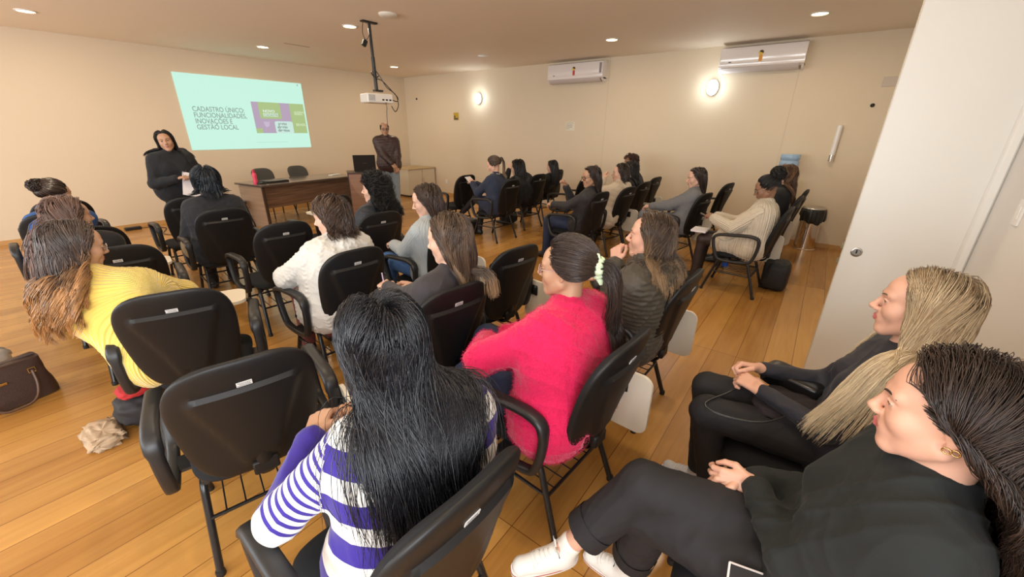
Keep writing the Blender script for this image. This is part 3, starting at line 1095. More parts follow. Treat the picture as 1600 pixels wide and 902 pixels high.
cab = empty('low_cabinet', (7.42, 9.03, 0), 0)
tag(cab, 'low cream cabinet standing in the far corner behind the man', 'cabinet')
M_CAB = mat('cabinet_cream', (0.68, 0.60, 0.46), 0.5)
MB().box((-0.46, -0.42, 0.05), (0.46, 0.42, 0.70)).build('body', M_CAB, cab)
MB().box((-0.48, -0.45, 0.70), (0.48, 0.43, 0.725), bev=0.003).build('cabinet_top', mat('cabinet_top_tan', (0.52, 0.38, 0.20), 0.45), cab)
MB().box((-0.44, -0.39, 0.0), (0.44, 0.40, 0.05)).build('plinth', mat('cabinet_plinth', (0.05, 0.04, 0.03), 0.6), cab)
for s in (-1, 1):
    d = MB().box((s * 0.23 - 0.22, -0.437, 0.06), (s * 0.23 + 0.22, -0.42, 0.69), bev=0.002).build('door', M_CAB, cab)
    hk = MB()
    hk.tube([(s * 0.035, -0.452, 0.38), (s * 0.035, -0.452, 0.47)], 0.005, seg=8)
    hk.tube([(s * 0.035, -0.452, 0.385), (s * 0.035, -0.437, 0.385)], 0.004, seg=6)
    hk.tube([(s * 0.035, -0.452, 0.465), (s * 0.035, -0.437, 0.465)], 0.004, seg=6)
    hk.build('handle', M_STEEL, d)
o = MB().box((7.15, 8.86, 0.7255), (7.5, 9.1, 0.738), M=None).build('papers_pile', mat('tan_papers', (0.55, 0.42, 0.25), 0.7))
tag(o, 'flat tan folder lying on the low cream cabinet', 'folder')
# things on the desk
Md = Matrix.Translation((3.95, 8.15, 0)) @ Matrix.Rotation(math.radians(8), 4, 'Z')
bt = empty('drinking_bottle', (3.055, 7.95, 0.77))
tag(bt, 'bright pink drinking bottle standing on the left end of the desk', 'bottle')
MB().lathe([(0.0, 0), (0.036, 0.0), (0.038, 0.01), (0.036, 0.07), (0.032, 0.10), (0.036, 0.13), (0.034, 0.17), (0.020, 0.19), (0.018, 0.20)], seg=20).build('bottle_body', mat('bottle_pink', (0.85, 0.08, 0.16), 0.35), bt, smooth=True)
MB().lathe([(0.024, 0.195), (0.024, 0.225), (0.012, 0.228), (0.012, 0.245), (0, 0.246)], seg=16).build('lid', mat('bottle_red_lid', (0.55, 0.03, 0.06), 0.4), bt, smooth=True)
c = Md @ Vector((-0.55, -0.05, 0.77))
lp = empty('closed_laptop', c, math.radians(8))
tag(lp, 'closed black laptop lying on the desk beside the pink bottle', 'laptop')
MB().box((-0.19, -0.13, 0.0), (0.19, 0.13, 0.018), bev=0.004).build('laptop_base', M_BLACKP, lp)
MB().box((-0.19, -0.13, 0.019), (0.19, 0.13, 0.028), bev=0.003).build('lid', mat('laptop_lid_dark', (0.03, 0.03, 0.035), 0.25), lp)
c = Md @ Vector((-0.84, -0.13, 0.77))
o = MB().tube([(c[0] - 0.08, c[1] + 0.02, 0.787), (c[0] - 0.02, c[1] - 0.05, 0.787), (c[0] + 0.05, c[1] - 0.04, 0.79), (c[0] + 0.08, c[1] + 0.03, 0.787), (c[0] + 0.0, c[1] + 0.06, 0.787), (c[0] - 0.06, c[1] + 0.04, 0.80)], 0.012, seg=8, closed=True).build('coiled_cable', M_BLACKP, smooth=True)
tag(o, 'coiled black cable on the desk between bottle and laptop', 'cable')
c = Md @ Vector((0.80, 0.02, 0.77))
o = MB().box((-0.14, -0.05, 0), (0.14, 0.05, 0.012), M=Matrix.Translation(c) @ Matrix.Rotation(0.4, 4, 'Z'), bev=0.003).build('paper_napkins', mat('napkin_white', (0.75, 0.72, 0.66), 0.8))
tag(o, 'small white pad of paper on the right end of the desk', 'paper')

# two rounded chairs behind the desk and one beyond the dark bob
M_VIS = mat('visitor_fabric_grey', (0.055, 0.052, 0.045), 0.85, sheen=0.15)


def make_visitor():
    root = empty('visitor_chair')
    V, F = panel_mesh(0.03, 1.0, sgn=1)
    V = [(x * 0.93, y, 0.55 + (z - 0.47) * 0.72) for x, y, z in V]
    b_ = MB().add(V, F).build('backrest', M_VIS, root, smooth=True)
    V, F = panel_mesh(0.02, 1.0, sgn=-1)
    V = [(x * 0.93, y, 0.55 + (z - 0.47) * 0.72) for x, y, z in V]
    MB().add(V, F).build('rear_shell', M_SHELL, b_, smooth=True)
    mb = MB().prism(rrect(-0.23, 0.23, -0.22, 0.23, 0.08, 6), 0.42, 0.475, 'z')
    mb.build('seat', M_VIS, root, smooth=True)
    fr = MB()
    fr.tube([(-0.2, 0.0, 0.405), (0.2, 0.0, 0.405)], 0.012)
    for s in (-1, 1):
        fr.tube(arc_pts([(s * 0.18, 0.1, 0.41), (s * 0.18, -0.26, 0.41), (s * 0.18, -0.30, 0.62)], 0.05), 0.011)
    fr.build('frame', M_TUBE, root, smooth=True)
    for s in (-1, 1):
        for fy in (-0.25, 0.25):
            MB().tube(arc_pts([(s * 0.2, fy * 0.3, 0.408), (s * 0.2, fy * 0.7, 0.408), (s * 0.235, fy, 0.0)], 0.06), 0.012).build('leg', M_TUBE, root, smooth=True)
    return root


v0 = make_visitor()
for k, (x, y, a, lab) in enumerate(((3.68, 8.75, 186, 'grey rounded chair behind the desk, left of the pair'), (4.43, 8.85, 184, 'grey rounded chair behind the desk, right of the pair'),
                                    (2.62, 8.2, 205, 'grey rounded chair beyond the woman with the dark bob, left of the desk'))):
    r = v0 if k == 0 else copy_tree(v0)
    r.location = (x, y, 0)
    r.rotation_euler = (0, 0, math.radians(a))
    tag(r, lab, 'chair', 'rounded chairs by the desk')

# ---- projector hanging from the ceiling
pm = empty('projector_mount', (3.71, 5.12, ZC))
tag(pm, 'black telescopic ceiling pole carrying the white projector', 'projector mount')
mb = MB()
mb.box((-0.11, -0.035, -0.018), (0.11, 0.035, 0.0), bev=0.004)
mb.build('ceiling_plate', M_BLACKP, pm)
MB().tube([(0, 0, -0.01), (0.005, 0, -0.42)], 0.019, seg=12).build('upper_pole', M_BLACKP, pm, smooth=True)
MB().tube([(0.005, 0, -0.40), (0.01, 0, -0.80)], 0.024, seg=12).build('lower_pole', M_BLACKP, pm, smooth=True)
mb = MB()
mb.box((-0.03, -0.03, -0.815), (0.10, 0.03, -0.79), bev=0.003)
mb.build('bracket', M_BLACKP, pm)
pj = empty('projector', (3.70, 5.11, 2.02), math.radians(-12))
tag(pj, 'white projector hanging under the black ceiling pole', 'projector')
MB().box((-0.18, -0.13, 0.0), (0.18, 0.13, 0.115), bev=0.012).build('housing', mat('projector_white', (0.72, 0.68, 0.62), 0.35), pj)
mb = MB()
for k in range(9):
    mb.box((-0.165, -0.132, 0.025 + 0.0085 * k), (-0.075, -0.1295, 0.029 + 0.0085 * k))
mb.build('vent_slats', mat('vent_grey', (0.25, 0.25, 0.26), 0.5), pj)
M = Matrix.Translation((0.06, 0.13, 0.06)) @ Matrix.Rotation(-PI / 2, 4, 'X')
MB().lathe([(0.038, 0), (0.038, 0.025), (0.03, 0.026), (0.026, 0.012), (0, 0.014)], M=M, seg=20).build('projector_lens', M_BLACKP, pj, smooth=True)
mb = MB()
for x in (0.02, 0.07, 0.12):
    mb.box((x, -0.132, 0.03), (x + 0.03, -0.1295, 0.05))
mb.build('port_row', M_BLACKP, pj)


def cable(name, pts, r, label, m=None, cat='cable', parent=None):
    P = [np.array(p, float) for p in pts]
    n = len(P)
    Q = []
    for i in range(n - 1):
        p0, p1, p2, p3 = P[max(0, i - 1)], P[i], P[i + 1], P[min(n - 1, i + 2)]
        for u in np.linspace(0, 1, 9)[:-1]:
            Q.append(0.5 * ((2 * p1) + (p2 - p0) * u + (2 * p0 - 5 * p1 + 4 * p2 - p3) * u * u + (3 * p1 - p0 - 3 * p2 + p3) * u ** 3))
    Q.append(P[-1])
    o = MB().tube(Q, r, seg=6).build(name, m or M_BLACKP, parent, smooth=True)
    if label:
        tag(o, label, cat)
    return o


cable('signal_cable', [(3.70, 5.09, 2.32), (3.78, 5.06, 2.30), (3.88, 5.0, 2.18), (3.93, 4.95, 2.10), (3.90, 4.93, 2.05), (3.84, 4.945, 2.06)], 0.006, 'black cable looping from the pole to the projector, outer loop')
cable('signal_cable', [(3.69, 5.09, 2.45), (3.75, 5.05, 2.34), (3.80, 5.0, 2.22), (3.91, 4.96, 2.13), (3.93, 4.95, 2.0), (3.87, 4.95, 1.92), (3.82, 4.96, 1.99)], 0.006, 'black cable hanging in a low loop beside the projector')
cable('signal_cable', [(3.735, 5.155, 2.42), (3.675, 5.13, 2.40), (3.67, 5.1, 2.36), (3.70, 5.075, 2.33), (3.75, 5.08, 2.36)], 0.007, 'black cable wound around the lower projector pole')
cable('power_cable', [(3.74, 4.97, 2.03), (3.745, 4.965, 1.96), (3.735, 4.965, 1.90), (3.73, 4.97, 1.72)], 0.004, 'thin black cable hanging straight down from the projector')
cable('power_cable', [(3.62, 5.12, 2.96), (3.60, 5.12, 2.84), (3.63, 5.11, 2.76), (3.69, 5.11, 2.83)], 0.004, 'short black cable hanging beside the top of the projector pole')
o = MB().box((-0.028, -0.02, -0.05), (0.028, 0.02, 0.03), M=Matrix.Translation((3.615, 5.12, 2.735)) @ Matrix.Rotation(0.5, 4, 'Y'), bev=0.004).build('plug_adapter', M_BLACKP)
tag(o, 'small black plug adapter dangling beside the projector pole', 'plug')
# cable and small black box on the floor by the back wall
o = MB().box((1.40, 9.40, 0), (1.62, 9.50, 0.05), bev=0.006).build('power_strip', M_BLACKP)
tag(o, 'small black power box on the floor against the screen wall', 'power strip')
cable('floor_cable', [(1.60, 9.44, 0.02), (1.9, 9.2, 0.006), (1.75, 8.6, 0.006), (2.2, 8.1, 0.006), (2.8, 7.9, 0.006)], 0.006, 'black cable snaking along the floor towards the desk')

# ---- waste bin and water cooler
bn = empty('waste_bin', (7.62, -0.03, 0))
tag(bn, 'polished steel waste bin with a black bag over its rim', 'waste bin')
MB().lathe([(0.0, 0), (0.15, 0), (0.15, 0.02), (0.135, 0.03), (0.135, 0.60), (0.0, 0.60)], seg=36).build('bin_body', M_CHROME, bn, smooth=True)
MB().lathe([(0.138, 0.61), (0.150, 0.63), (0.150, 0.645), (0.138, 0.66), (0.10, 0.665), (0.0, 0.655)], seg=36).build('lid', M_STEEL, bn, smooth=True)
V, F = [], []
seg = 64
for i, (r, z) in enumerate(((0.14, 0.64), (0.158, 0.635), (0.165, 0.60), (0.170, 0.55), (0.172, 0.49), (0.166, 0.44))):
    for k in range(seg):
        a = 2 * PI * k / seg
        w = (0.010 * math.sin(7 * a) + 0.006 * math.sin(17 * a + 1)) * i / 5
        dz = (0.025 * math.sin(3 * a + 0.5) + 0.012 * math.sin(8 * a)) * (i / 5) ** 2
        V.append(((r + w) * math.cos(a), (r + w) * math.sin(a), z + dz))
for i in range(5):
    for k in range(seg):
        l = (k + 1) % seg
        F.append((i * seg + k, i * seg + l, (i + 1) * seg + l, (i + 1) * seg + k))
MB().add(V, F).build('bin_bag', mat('black_bag_plastic', (0.012, 0.012, 0.013), 0.3), bn, smooth='all')
wc = empty('water_cooler', (7.66, 0.44, 0))
tag(wc, 'white water cooler with a blue water bottle on top by the long wall', 'water cooler')
MB().box((-0.15, -0.15, 0.0), (0.16, 0.15, 1.02), bev=0.02).build('cooler_body', mat('cooler_white', (0.72, 0.68, 0.6), 0.4), wc, smooth=True)
mb = MB()
mb.box((-0.153, -0.10, 0.72), (-0.149, 0.10, 0.90))
mb.build('tap_recess', M_DARK, wc)
for s in (-1, 1):
    mb = MB()
    mb.box((-0.185, s * 0.05 - 0.014, 0.84), (-0.15, s * 0.05 + 0.014, 0.87), bev=0.003)
    mb.build('tap', mat('tap_blue' if s < 0 else 'tap_white', (0.1, 0.25, 0.6) if s < 0 else (0.7, 0.7, 0.7), 0.4), wc)
MB().box((-0.19, -0.11, 0.62), (-0.15, 0.11, 0.64)).build('drip_tray', M_BLACKP, wc)
prof = [(0.03, 1.0), (0.035, 1.04), (0.07, 1.08), (0.125, 1.13), (0.130, 1.15), (0.130, 1.20), (0.122, 1.21), (0.122, 1.225), (0.130, 1.235), (0.130, 1.29), (0.122, 1.30), (0.122, 1.315), (0.130, 1.325), (0.130, 1.385), (0.120, 1.40), (0.0, 1.40)]
M_WB = mat('blue_water_bottle', (0.42, 0.60, 0.82), 0.12, trans=0.35, coat=0.3)
wb = MB().lathe(prof, seg=32).build('water_bottle', M_WB, wc, smooth=True)
Mx = Matrix.Translation((-0.128, -0.045, 1.21)) @ Matrix.Rotation(-PI / 2, 4, 'Y') @ Matrix.Rotation(0.0, 4, 'X')
lbp = MB().lathe([(0.036, 0.0), (0.036, 0.006), (0.0, 0.006)], M=Mx, seg=20).build('round_label', mat('label_blue', (0.16, 0.42, 0.62), 0.5), wb)
MB().prism([(0.026 * math.cos(a), 0.026 * math.sin(a)) for a in np.linspace(0.6, 3.6, 12)], 0.006, 0.007, 'z', M=Mx).build('label_emblem', mat('label_white', (0.75, 0.8, 0.82), 0.5), lbp)

# ---- bags and small things on the floor
def handbag(name, loc, rz, size, m, label, tilt=0.0, gold=True):
    w, d, h = size
    r = empty(name, loc, rz)
    tag(r, label, 'bag')
    V, F = [], []
    n, L = 28, 8
    for i in range(L + 1):
        t = i / L
        sw = (w / 2) * (1.0 - 0.12 * t)
        sd = (d / 2) * (1.0 - 0.62 * t ** 1.3) 
        for k in range(n):
            a = 2 * PI * k / n
            c_, s_ = math.cos(a), math.sin(a)
            x = sw * math.copysign(abs(c_) ** 0.35, c_)
            y = sd * math.copysign(abs(s_) ** 0.5, s_)
            V.append((x + 0.004 * math.sin(9 * t + 3 * a), y + 0.006 * math.sin(5 * t * a), 0.005 + h * t + 0.012 * math.sin(2 * a) * t))
    for i in range(L):
        for k in range(n):
            l = (k + 1) % n
            F.append((i * n + k, i * n + l, (i + 1) * n + l, (i + 1) * n + k))
    F.append(tuple(range(n)))
    F.append(tuple(L * n + k for k in range(n)))
    body = MB().add(V, F).build('bag_body', m, r, smooth=True)
    MB().tube([(-w * 0.42, 0, h * 1.0 + 0.006), (w * 0.42, 0, h * 1.0 + 0.006)], 0.006, seg=6).build('zip', mat('zip_dark', (0.03, 0.02, 0.02), 0.5), r)
    return r


M_LEATHER = mat('dark_brown_leather', (0.045, 0.022, 0.015), 0.42, bump=('voronoi', 160, 0.25, 0.002), var=0.2, var_scale=20)
hb = handbag('handbag', (-0.24, 3.90, 0), math.radians(14), (0.42, 0.20, 0.27), M_LEATHER, 'dark brown leather handbag with gold fittings on the floor at left')
for s, yy in ((1, -0.065),):
    P = arc_pts([(-0.13, yy - 0.012, 0.20), (-0.13, yy - 0.05, 0.10), (-0.09, yy - 0.10, 0.02), (0.06, yy - 0.10, 0.02), (0.11, yy - 0.05, 0.10), (0.12, yy - 0.012, 0.20)], 0.08, 6)
    MB().tube(P, 0.008, seg=8).build('handle', mat('strap_brown', (0.09, 0.045, 0.025), 0.45), hb, smooth=True)
    for x in (-0.13, 0.12):
        MB().tube([(x - 0.016, yy - 0.01, 0.185), (x + 0.016, yy - 0.01, 0.185), (x + 0.016, yy - 0.008, 0.215), (x - 0.016, yy - 0.008, 0.215)], 0.0035, seg=6, closed=True).build('buckle', mat('gold_fitting', (0.55, 0.38, 0.12), 0.3, 1.0), hb)
MB().box((-0.055, -0.085, 0.168), (0.0, -0.078, 0.182), bev=0.001).build('name_plate', mat('gold_fitting', (0.55, 0.38, 0.12), 0.3, 1.0), hb)


def crumple(name, loc, size, m, label, cat, seed=0, rz=0.0, amp=0.12, freq=9, nu=40, nv=24, sq=0.7):
    """soft crumpled bag or bundle"""
    rr = np.random.default_rng(seed)
    K = rr.normal(size=(14, 3)) * freq
    ph = rr.uniform(0, 6.28, 14)
    V = []
    for j in range(nv + 1):
        b_ = PI * j / nv
        for i in range(nu):
            a = 2 * PI * i / nu
            x, y, z = math.sin(b_) * math.cos(a), math.sin(b_) * math.sin(a), math.cos(b_)
            p = np.array([math.copysign(abs(x) ** sq, x), math.copysign(abs(y) ** sq, y), math.copysign(abs(z) ** sq, z)])
            dsp = float(np.abs(np.sin(K @ p * 0.5 + ph)).mean() - 0.6) * 2
            p = p * (1 + amp * dsp * 2)
            p = p * np.array(size) / 2
            p[2] = max(p[2], -size[2] / 2) + size[2] / 2
            V.append(p)
    Q = []
    for j in range(nv):
        for i in range(nu):
            l = (i + 1) % nu
            Q.append((j * nu + i, (j + 1) * nu + i, (j + 1) * nu + l, j * nu + l))
    V = np.array(V)
    c_, s_ = math.cos(rz), math.sin(rz)
    V = np.stack([V[:, 0] * c_ - V[:, 1] * s_ + loc[0], V[:, 0] * s_ + V[:, 1] * c_ + loc[1], V[:, 2] + loc[2]], 1)
    o = fast_mesh(name, V, Q, m)
    tag(o, label, cat)
    return o


crumple('plastic_bag', (-0.50, 4.55, 0), (0.62, 0.34, 0.2), mat('pale_grey_plastic', (0.50, 0.47, 0.42), 0.3), 'pale grey plastic bag on the floor behind the brown handbag', 'bag', 1)
crumple('paper_bag', (0.05, 3.0, 0.0), (0.15, 0.26, 0.055), mat('beige_crumpled_paper', (0.46, 0.32, 0.2), 0.7), 'crumpled beige bag on the floor left of the empty nearest left chair', 'bag', 2, amp=0.35, freq=16, sq=0.5)
crumple('tote_bag', (0.30, 3.03, 0.0), (0.34, 0.30, 0.20), mat('black_tote_cloth', (0.015, 0.013, 0.014), 0.7), 'black tote bag with a red edge under the chair of the woman in yellow', 'bag', 3)
crumple('red_scarf', (0.24, 3.0, 0.205), (0.16, 0.16, 0.06), mat('red_cloth', (0.42, 0.02, 0.02), 0.8), 'red cloth lying on the black tote bag', 'cloth', 4)
crumple('backpack', (5.34, 0.16, 0.0), (0.34, 0.26, 0.34), mat('black_backpack_cloth', (0.012, 0.012, 0.014), 0.6), 'black backpack on the floor behind the chair of the knitted cardigan', 'backpack', 5, amp=0.09, freq=7, sq=0.5)
crumple('shoulder_bag', (5.1, 4.72, 0.0), (0.42, 0.30, 0.26), mat('black_shiny_bag', (0.015, 0.016, 0.02), 0.35), 'black shoulder bag on the floor under the knees of the navy coat', 'bag', 6, amp=0.07, freq=5)
crumple('shoulder_bag', (6.15, 4.7, 0.0), (0.36, 0.28, 0.24), mat('black_backpack_cloth', (0.012, 0.012, 0.014), 0.6), 'dark bag on the floor below the waist-long black hair', 'bag', 7)
crumple('red_cushion', (5.02, 4.00, 0.455), (0.26, 0.16, 0.03), mat('red_cloth', (0.42, 0.02, 0.02), 0.8), 'red cloth on the seat behind the woman in the navy coat', 'cloth', 8, amp=0.05)
crumple('handbag', (1.16, 4.93, 0.46), (0.12, 0.22, 0.20), mat('snake_beige', (0.33, 0.24, 0.13), 0.5, var=0.5, var_scale=40), 'beige and black patterned handbag beside the woman with the dark bob', 'bag', 9, amp=0.1)
o = MB().lathe([(0, 0), (0.034, 0), (0.036, 0.02), (0.036, 0.17), (0.028, 0.20), (0.02, 0.205), (0.02, 0.225), (0, 0.226)], c=(5.04, 0.66, 0.245), seg=18).build('drinking_bottle', mat('deep_blue_plastic', (0.02, 0.10, 0.55), 0.35), smooth=True)
tag(o, 'blue bottle standing in the rack under the knitted cardigan chair', 'bottle')
# ------------------------------------------------------------------ implicit-surface body builder
def A3(p):
    return np.array(p, float)


def unit(v):
    v = A3(v)
    return v / (np.linalg.norm(v) + 1e-12)


def rc(a, b, ra, rb=None, k=0.02):
    return ('rc', A3(a), A3(b), ra, ra if rb is None else rb, k, 1)


def el(c, r, k=0.02, R=None, op=1):
    return ('el', A3(c), A3(r), R, None, k, op)


def d_prim(p, X, Y, Z):
    if p[0] == 'rc':
        a, b, ra, rb = p[1:5]
        d = b - a
        L = d.dot(d) + 1e-12
        x, y, z = X - a[0], Y - a[1], Z - a[2]
        h = np.clip((x * d[0] + y * d[1] + z * d[2]) / L, 0, 1)
        return np.sqrt((x - d[0] * h) ** 2 + (y - d[1] * h) ** 2 + (z - d[2] * h) ** 2) - (ra + (rb - ra) * h)
    c, r, R = p[1:4]
    x, y, z = X - c[0], Y - c[1], Z - c[2]
    if R is not None:
        x, y, z = (R[0][0] * x + R[0][1] * y + R[0][2] * z, R[1][0] * x + R[1][1] * y + R[1][2] * z, R[2][0] * x + R[2][1] * y + R[2][2] * z)
    k0 = np.sqrt((x / r[0]) ** 2 + (y / r[1]) ** 2 + (z / r[2]) ** 2) + 1e-9
    k1 = np.sqrt((x / r[0] ** 2) ** 2 + (y / r[1] ** 2) ** 2 + (z / r[2] ** 2) ** 2) + 1e-9
    return k0 * (k0 - 1) / k1


def p_bbox(p):
    if p[0] == 'rc':
        r = max(p[3], p[4])
        return np.minimum(p[1], p[2]) - r, np.maximum(p[1], p[2]) + r
    r = max(p[2]) if p[3] is not None else p[2]
    return p[1] - r, p[1] + r


def combine(D, d, k, op):
    if op > 0:
        h = np.clip(0.5 + 0.5 * (D - d) / k, 0, 1)
        return D * (1 - h) + d * h - k * h * (1 - h)
    h = np.clip(0.5 - 0.5 * (D + d) / k, 0, 1)
    return D * (1 - h) + (-d) * h + k * h * (1 - h)


def sdf_at(prims, P):
    P = np.asarray(P, float)
    D = np.full(len(P), 0.08)
    for p in prims:
        D = combine(D, d_prim(p, P[:, 0], P[:, 1], P[:, 2]), p[5], p[6])
    return D


def grad_at(prims, P, e=0.002):
    G_ = np.stack([sdf_at(prims, P + e * np.eye(3)[i]) - sdf_at(prims, P - e * np.eye(3)[i]) for i in range(3)], 1)
    return G_ / (np.linalg.norm(G_, axis=1)[:, None] + 1e-9)


def onto(prims, P, off=0.0, it=4):
    P = np.array(P, float)
    for _ in range(it):
        P -= (sdf_at(prims, P) - off)[:, None] * grad_at(prims, P)
    return P


def surface(prims, h, pad=0.03, clip=None):
    """surface nets of the blended primitives on a grid of step h"""
    add = [p for p in prims if p[6] > 0]
    bb = [p_bbox(p) for p in add]
    lo = np.min([b[0] for b in bb], 0) - pad
    hi = np.max([b[1] for b in bb], 0) + pad
    if clip is not None:
        lo, hi = np.maximum(lo, clip[0]), np.minimum(hi, clip[1])
    n = np.ceil((hi - lo) / h).astype(int) + 1
    ax = [lo[i] + h * np.arange(n[i]) for i in range(3)]
    D = np.full(n, 0.08, np.float32)
    for p in prims:
        b0, b1 = p_bbox(p)
        m = p[5] + 0.03
        i0 = np.maximum(np.floor((b0 - m - lo) / h).astype(int), 0)
        i1 = np.minimum(np.ceil((b1 + m - lo) / h).astype(int) + 1, n)
        if np.any(i1 <= i0):
            continue
        sl = tuple(slice(i0[i], i1[i]) for i in range(3))
        d = d_prim(p, ax[0][sl[0]][:, None, None], ax[1][sl[1]][None, :, None], ax[2][sl[2]][None, None, :])
        D[sl] = combine(D[sl], d, p[5], p[6])
    S = D < 0
    c = [S[i:n[0] - 1 + i, j:n[1] - 1 + j, k:n[2] - 1 + k].astype(np.int8) for i in (0, 1) for j in (0, 1) for k in (0, 1)]
    cnt = sum(c)
    mask = (cnt > 0) & (cnt < 8)
    ci = np.argwhere(mask)
    idx = np.full(mask.shape, -1, np.int32)
    idx[mask] = np.arange(len(ci))
    pos = np.zeros((len(ci), 3))
    num = np.zeros(len(ci))
    co = [(i, j, k) for i in (0, 1) for j in (0, 1) for k in (0, 1)]
    for a in co:
        for axn in range(3):
            if a[axn]:
                continue
            b = list(a)
            b[axn] = 1
            va = D[ci[:, 0] + a[0], ci[:, 1] + a[1], ci[:, 2] + a[2]]
            vb = D[ci[:, 0] + b[0], ci[:, 1] + b[1], ci[:, 2] + b[2]]
            cr = (va < 0) != (vb < 0)
            t = np.where(cr, va / np.where(cr, va - vb, 1), 0)
            q = np.array(a, float)[None, :] + t[:, None] * (np.array(b) - np.array(a))[None, :]
            pos[cr] += q[cr]
            num[cr] += 1
    V = lo + h * (ci + pos / num[:, None])
    Q = []
    for axn in range(3):
        o1, o2 = [(1, 2), (2, 0), (0, 1)][axn]
        s0 = [slice(None)] * 3
        s1 = [slice(None)] * 3
        s0[axn], s1[axn] = slice(0, n[axn] - 1), slice(1, n[axn])
        d0, d1 = S[tuple(s0)], S[tuple(s1)]
        e = np.argwhere(d0 != d1)
        e = e[(e[:, o1] > 0) & (e[:, o2] > 0) & (e[:, o1] < n[o1] - 1) & (e[:, o2] < n[o2] - 1)]
        f = d0[e[:, 0], e[:, 1], e[:, 2]]

        def at(da, db):
            q = e.copy()
            q[:, o1] -= da
            q[:, o2] -= db
            return idx[q[:, 0], q[:, 1], q[:, 2]]
        quad = np.stack([at(1, 1), at(0, 1), at(0, 0), at(1, 0)], 1)
        quad[~f] = quad[~f][:, ::-1]
        Q.append(quad)
    Q = np.concatenate(Q)
    Q = Q[(Q >= 0).all(1)]
    return V, Q


def join(parts):
    V, Q, n = [], [], 0
    for v, q in parts:
        V.append(v)
        Q.append(q + n)
        n += len(v)
    return np.concatenate(V), np.concatenate(Q)


# ------------------------------------------------------------------ heads
def head_prims(hs=1.0, smile=0.0, closed=False, jaw=1.0, nose=1.0):
    s = hs
    P = [el((0, -0.016 * s, 0.028 * s), (0.074 * s, 0.096 * s, 0.086 * s), 0.02),
         el((0, 0.028 * s, -0.030 * s), (0.060 * s * jaw, 0.060 * s, 0.078 * s), 0.03),
         el((0, 0.050 * s, 0.043 * s), (0.052 * s, 0.032 * s, 0.036 * s), 0.03)]
    for x in (-1, 1):
        P += [rc((x * 0.050 * s * jaw, 0.002 * s, -0.055 * s), (x * 0.012 * s, 0.066 * s, -0.096 * s), 0.018 * s, 0.017 * s, 0.025),
              el((x * 0.037 * s, 0.056 * s, -0.024 * s), (0.024 * s, 0.024 * s, 0.024 * s), 0.025),
              rc((x * 0.012 * s, 0.084 * s, 0.024 * s), (x * 0.042 * s, 0.070 * s, 0.027 * s), 0.010 * s, 0.011 * s, 0.014)]
    P += [el((0, 0.072 * s, -0.096 * s), (0.020 * s, 0.016 * s, 0.017 * s), 0.022)]
    for x in (-1, 1):
        P.append(el((x * 0.031 * s, 0.099 * s, 0.006 * s), (0.018 * s, 0.018 * s, 0.013 * s), 0.012, op=-1))
    P += [rc((0, 0.086 * s, 0.014 * s), (0, (0.086 + 0.022 * nose) * s, -0.022 * s), 0.0075 * s, 0.0095 * s, 0.010),
          el((0, (0.086 + 0.024 * nose) * s, -0.025 * s), (0.0105 * s, 0.0095 * s, 0.0085 * s), 0.008)]
    for x in (-1, 1):
        P += [el((x * 0.0115 * s, 0.098 * s, -0.029 * s), (0.0075 * s, 0.010 * s, 0.0075 * s), 0.007),
              el((x * 0.0058 * s, 0.107 * s, -0.0355 * s), (0.0035 * s, 0.005 * s, 0.0035 * s), 0.004, op=-1)]
    # mouth mound and lips
    P.append(el((0, 0.080 * s, -0.058 * s), (0.028 * s, 0.016 * s, 0.022 * s), 0.018))
    w = 0.021 + 0.006 * smile
    up = 0.005 * smile
    for x in (-1, 1):
        P += [rc((0, 0.0965 * s, -0.0530 * s), (x * w * s, 0.084 * s, (-0.0570 + up) * s), 0.0052 * s, 0.0026 * s, 0.004),
              rc((0, 0.0955 * s, -0.0635 * s), (x * (w - 0.003) * s, 0.084 * s, (-0.0590 + up) * s), 0.0062 * s, 0.003 * s, 0.004)]
    # eyeballs under lids with an almond opening
    for x in (-1, 1):
        cx, cy, cz = x * 0.0310 * s, 0.0725 * s, 0.0055 * s
        r = 0.0138 * s
        P.append(el((cx, cy, cz), (r, r, r), 0.004))
        if not closed:
            P.append(el((cx + x * 0.0005, cy + 0.0125 * s, cz - 0.0008 * s), (0.0125 * s, 0.0085 * s, (0.0050 - 0.0012 * smile) * s), 0.0015, op=-1))
        P.append(rc((cx - x * 0.011 * s, cy + 0.0105 * s, cz + 0.0050 * s), (cx, cy + 0.0135 * s, cz + 0.0078 * s), 0.0022 * s, None, 0.003))
        P.append(rc((cx, cy + 0.0135 * s, cz + 0.0078 * s), (cx + x * 0.0125 * s, cy + 0.0075 * s, cz + 0.0040 * s), 0.0022 * s, None, 0.003))
    # ears
    for x in (-1, 1):
        P += [rc((x * 0.071 * s, -0.004 * s, 0.016 * s), (x * 0.080 * s, -0.018 * s, 0.022 * s), 0.005 * s, 0.005 * s, 0.006),
              rc((x * 0.080 * s, -0.018 * s, 0.022 * s), (x * 0.078 * s, -0.024 * s, -0.004 * s), 0.005 * s, 0.0045 * s, 0.005),
              rc((x * 0.078 * s, -0.024 * s, -0.004 * s), (x * 0.070 * s, -0.006 * s, -0.031 * s), 0.0045 * s, 0.0065 * s, 0.006),
              el((x * 0.073 * s, -0.010 * s, -0.004 * s), (0.005 * s, 0.013 * s, 0.024 * s), 0.006)]
    return P


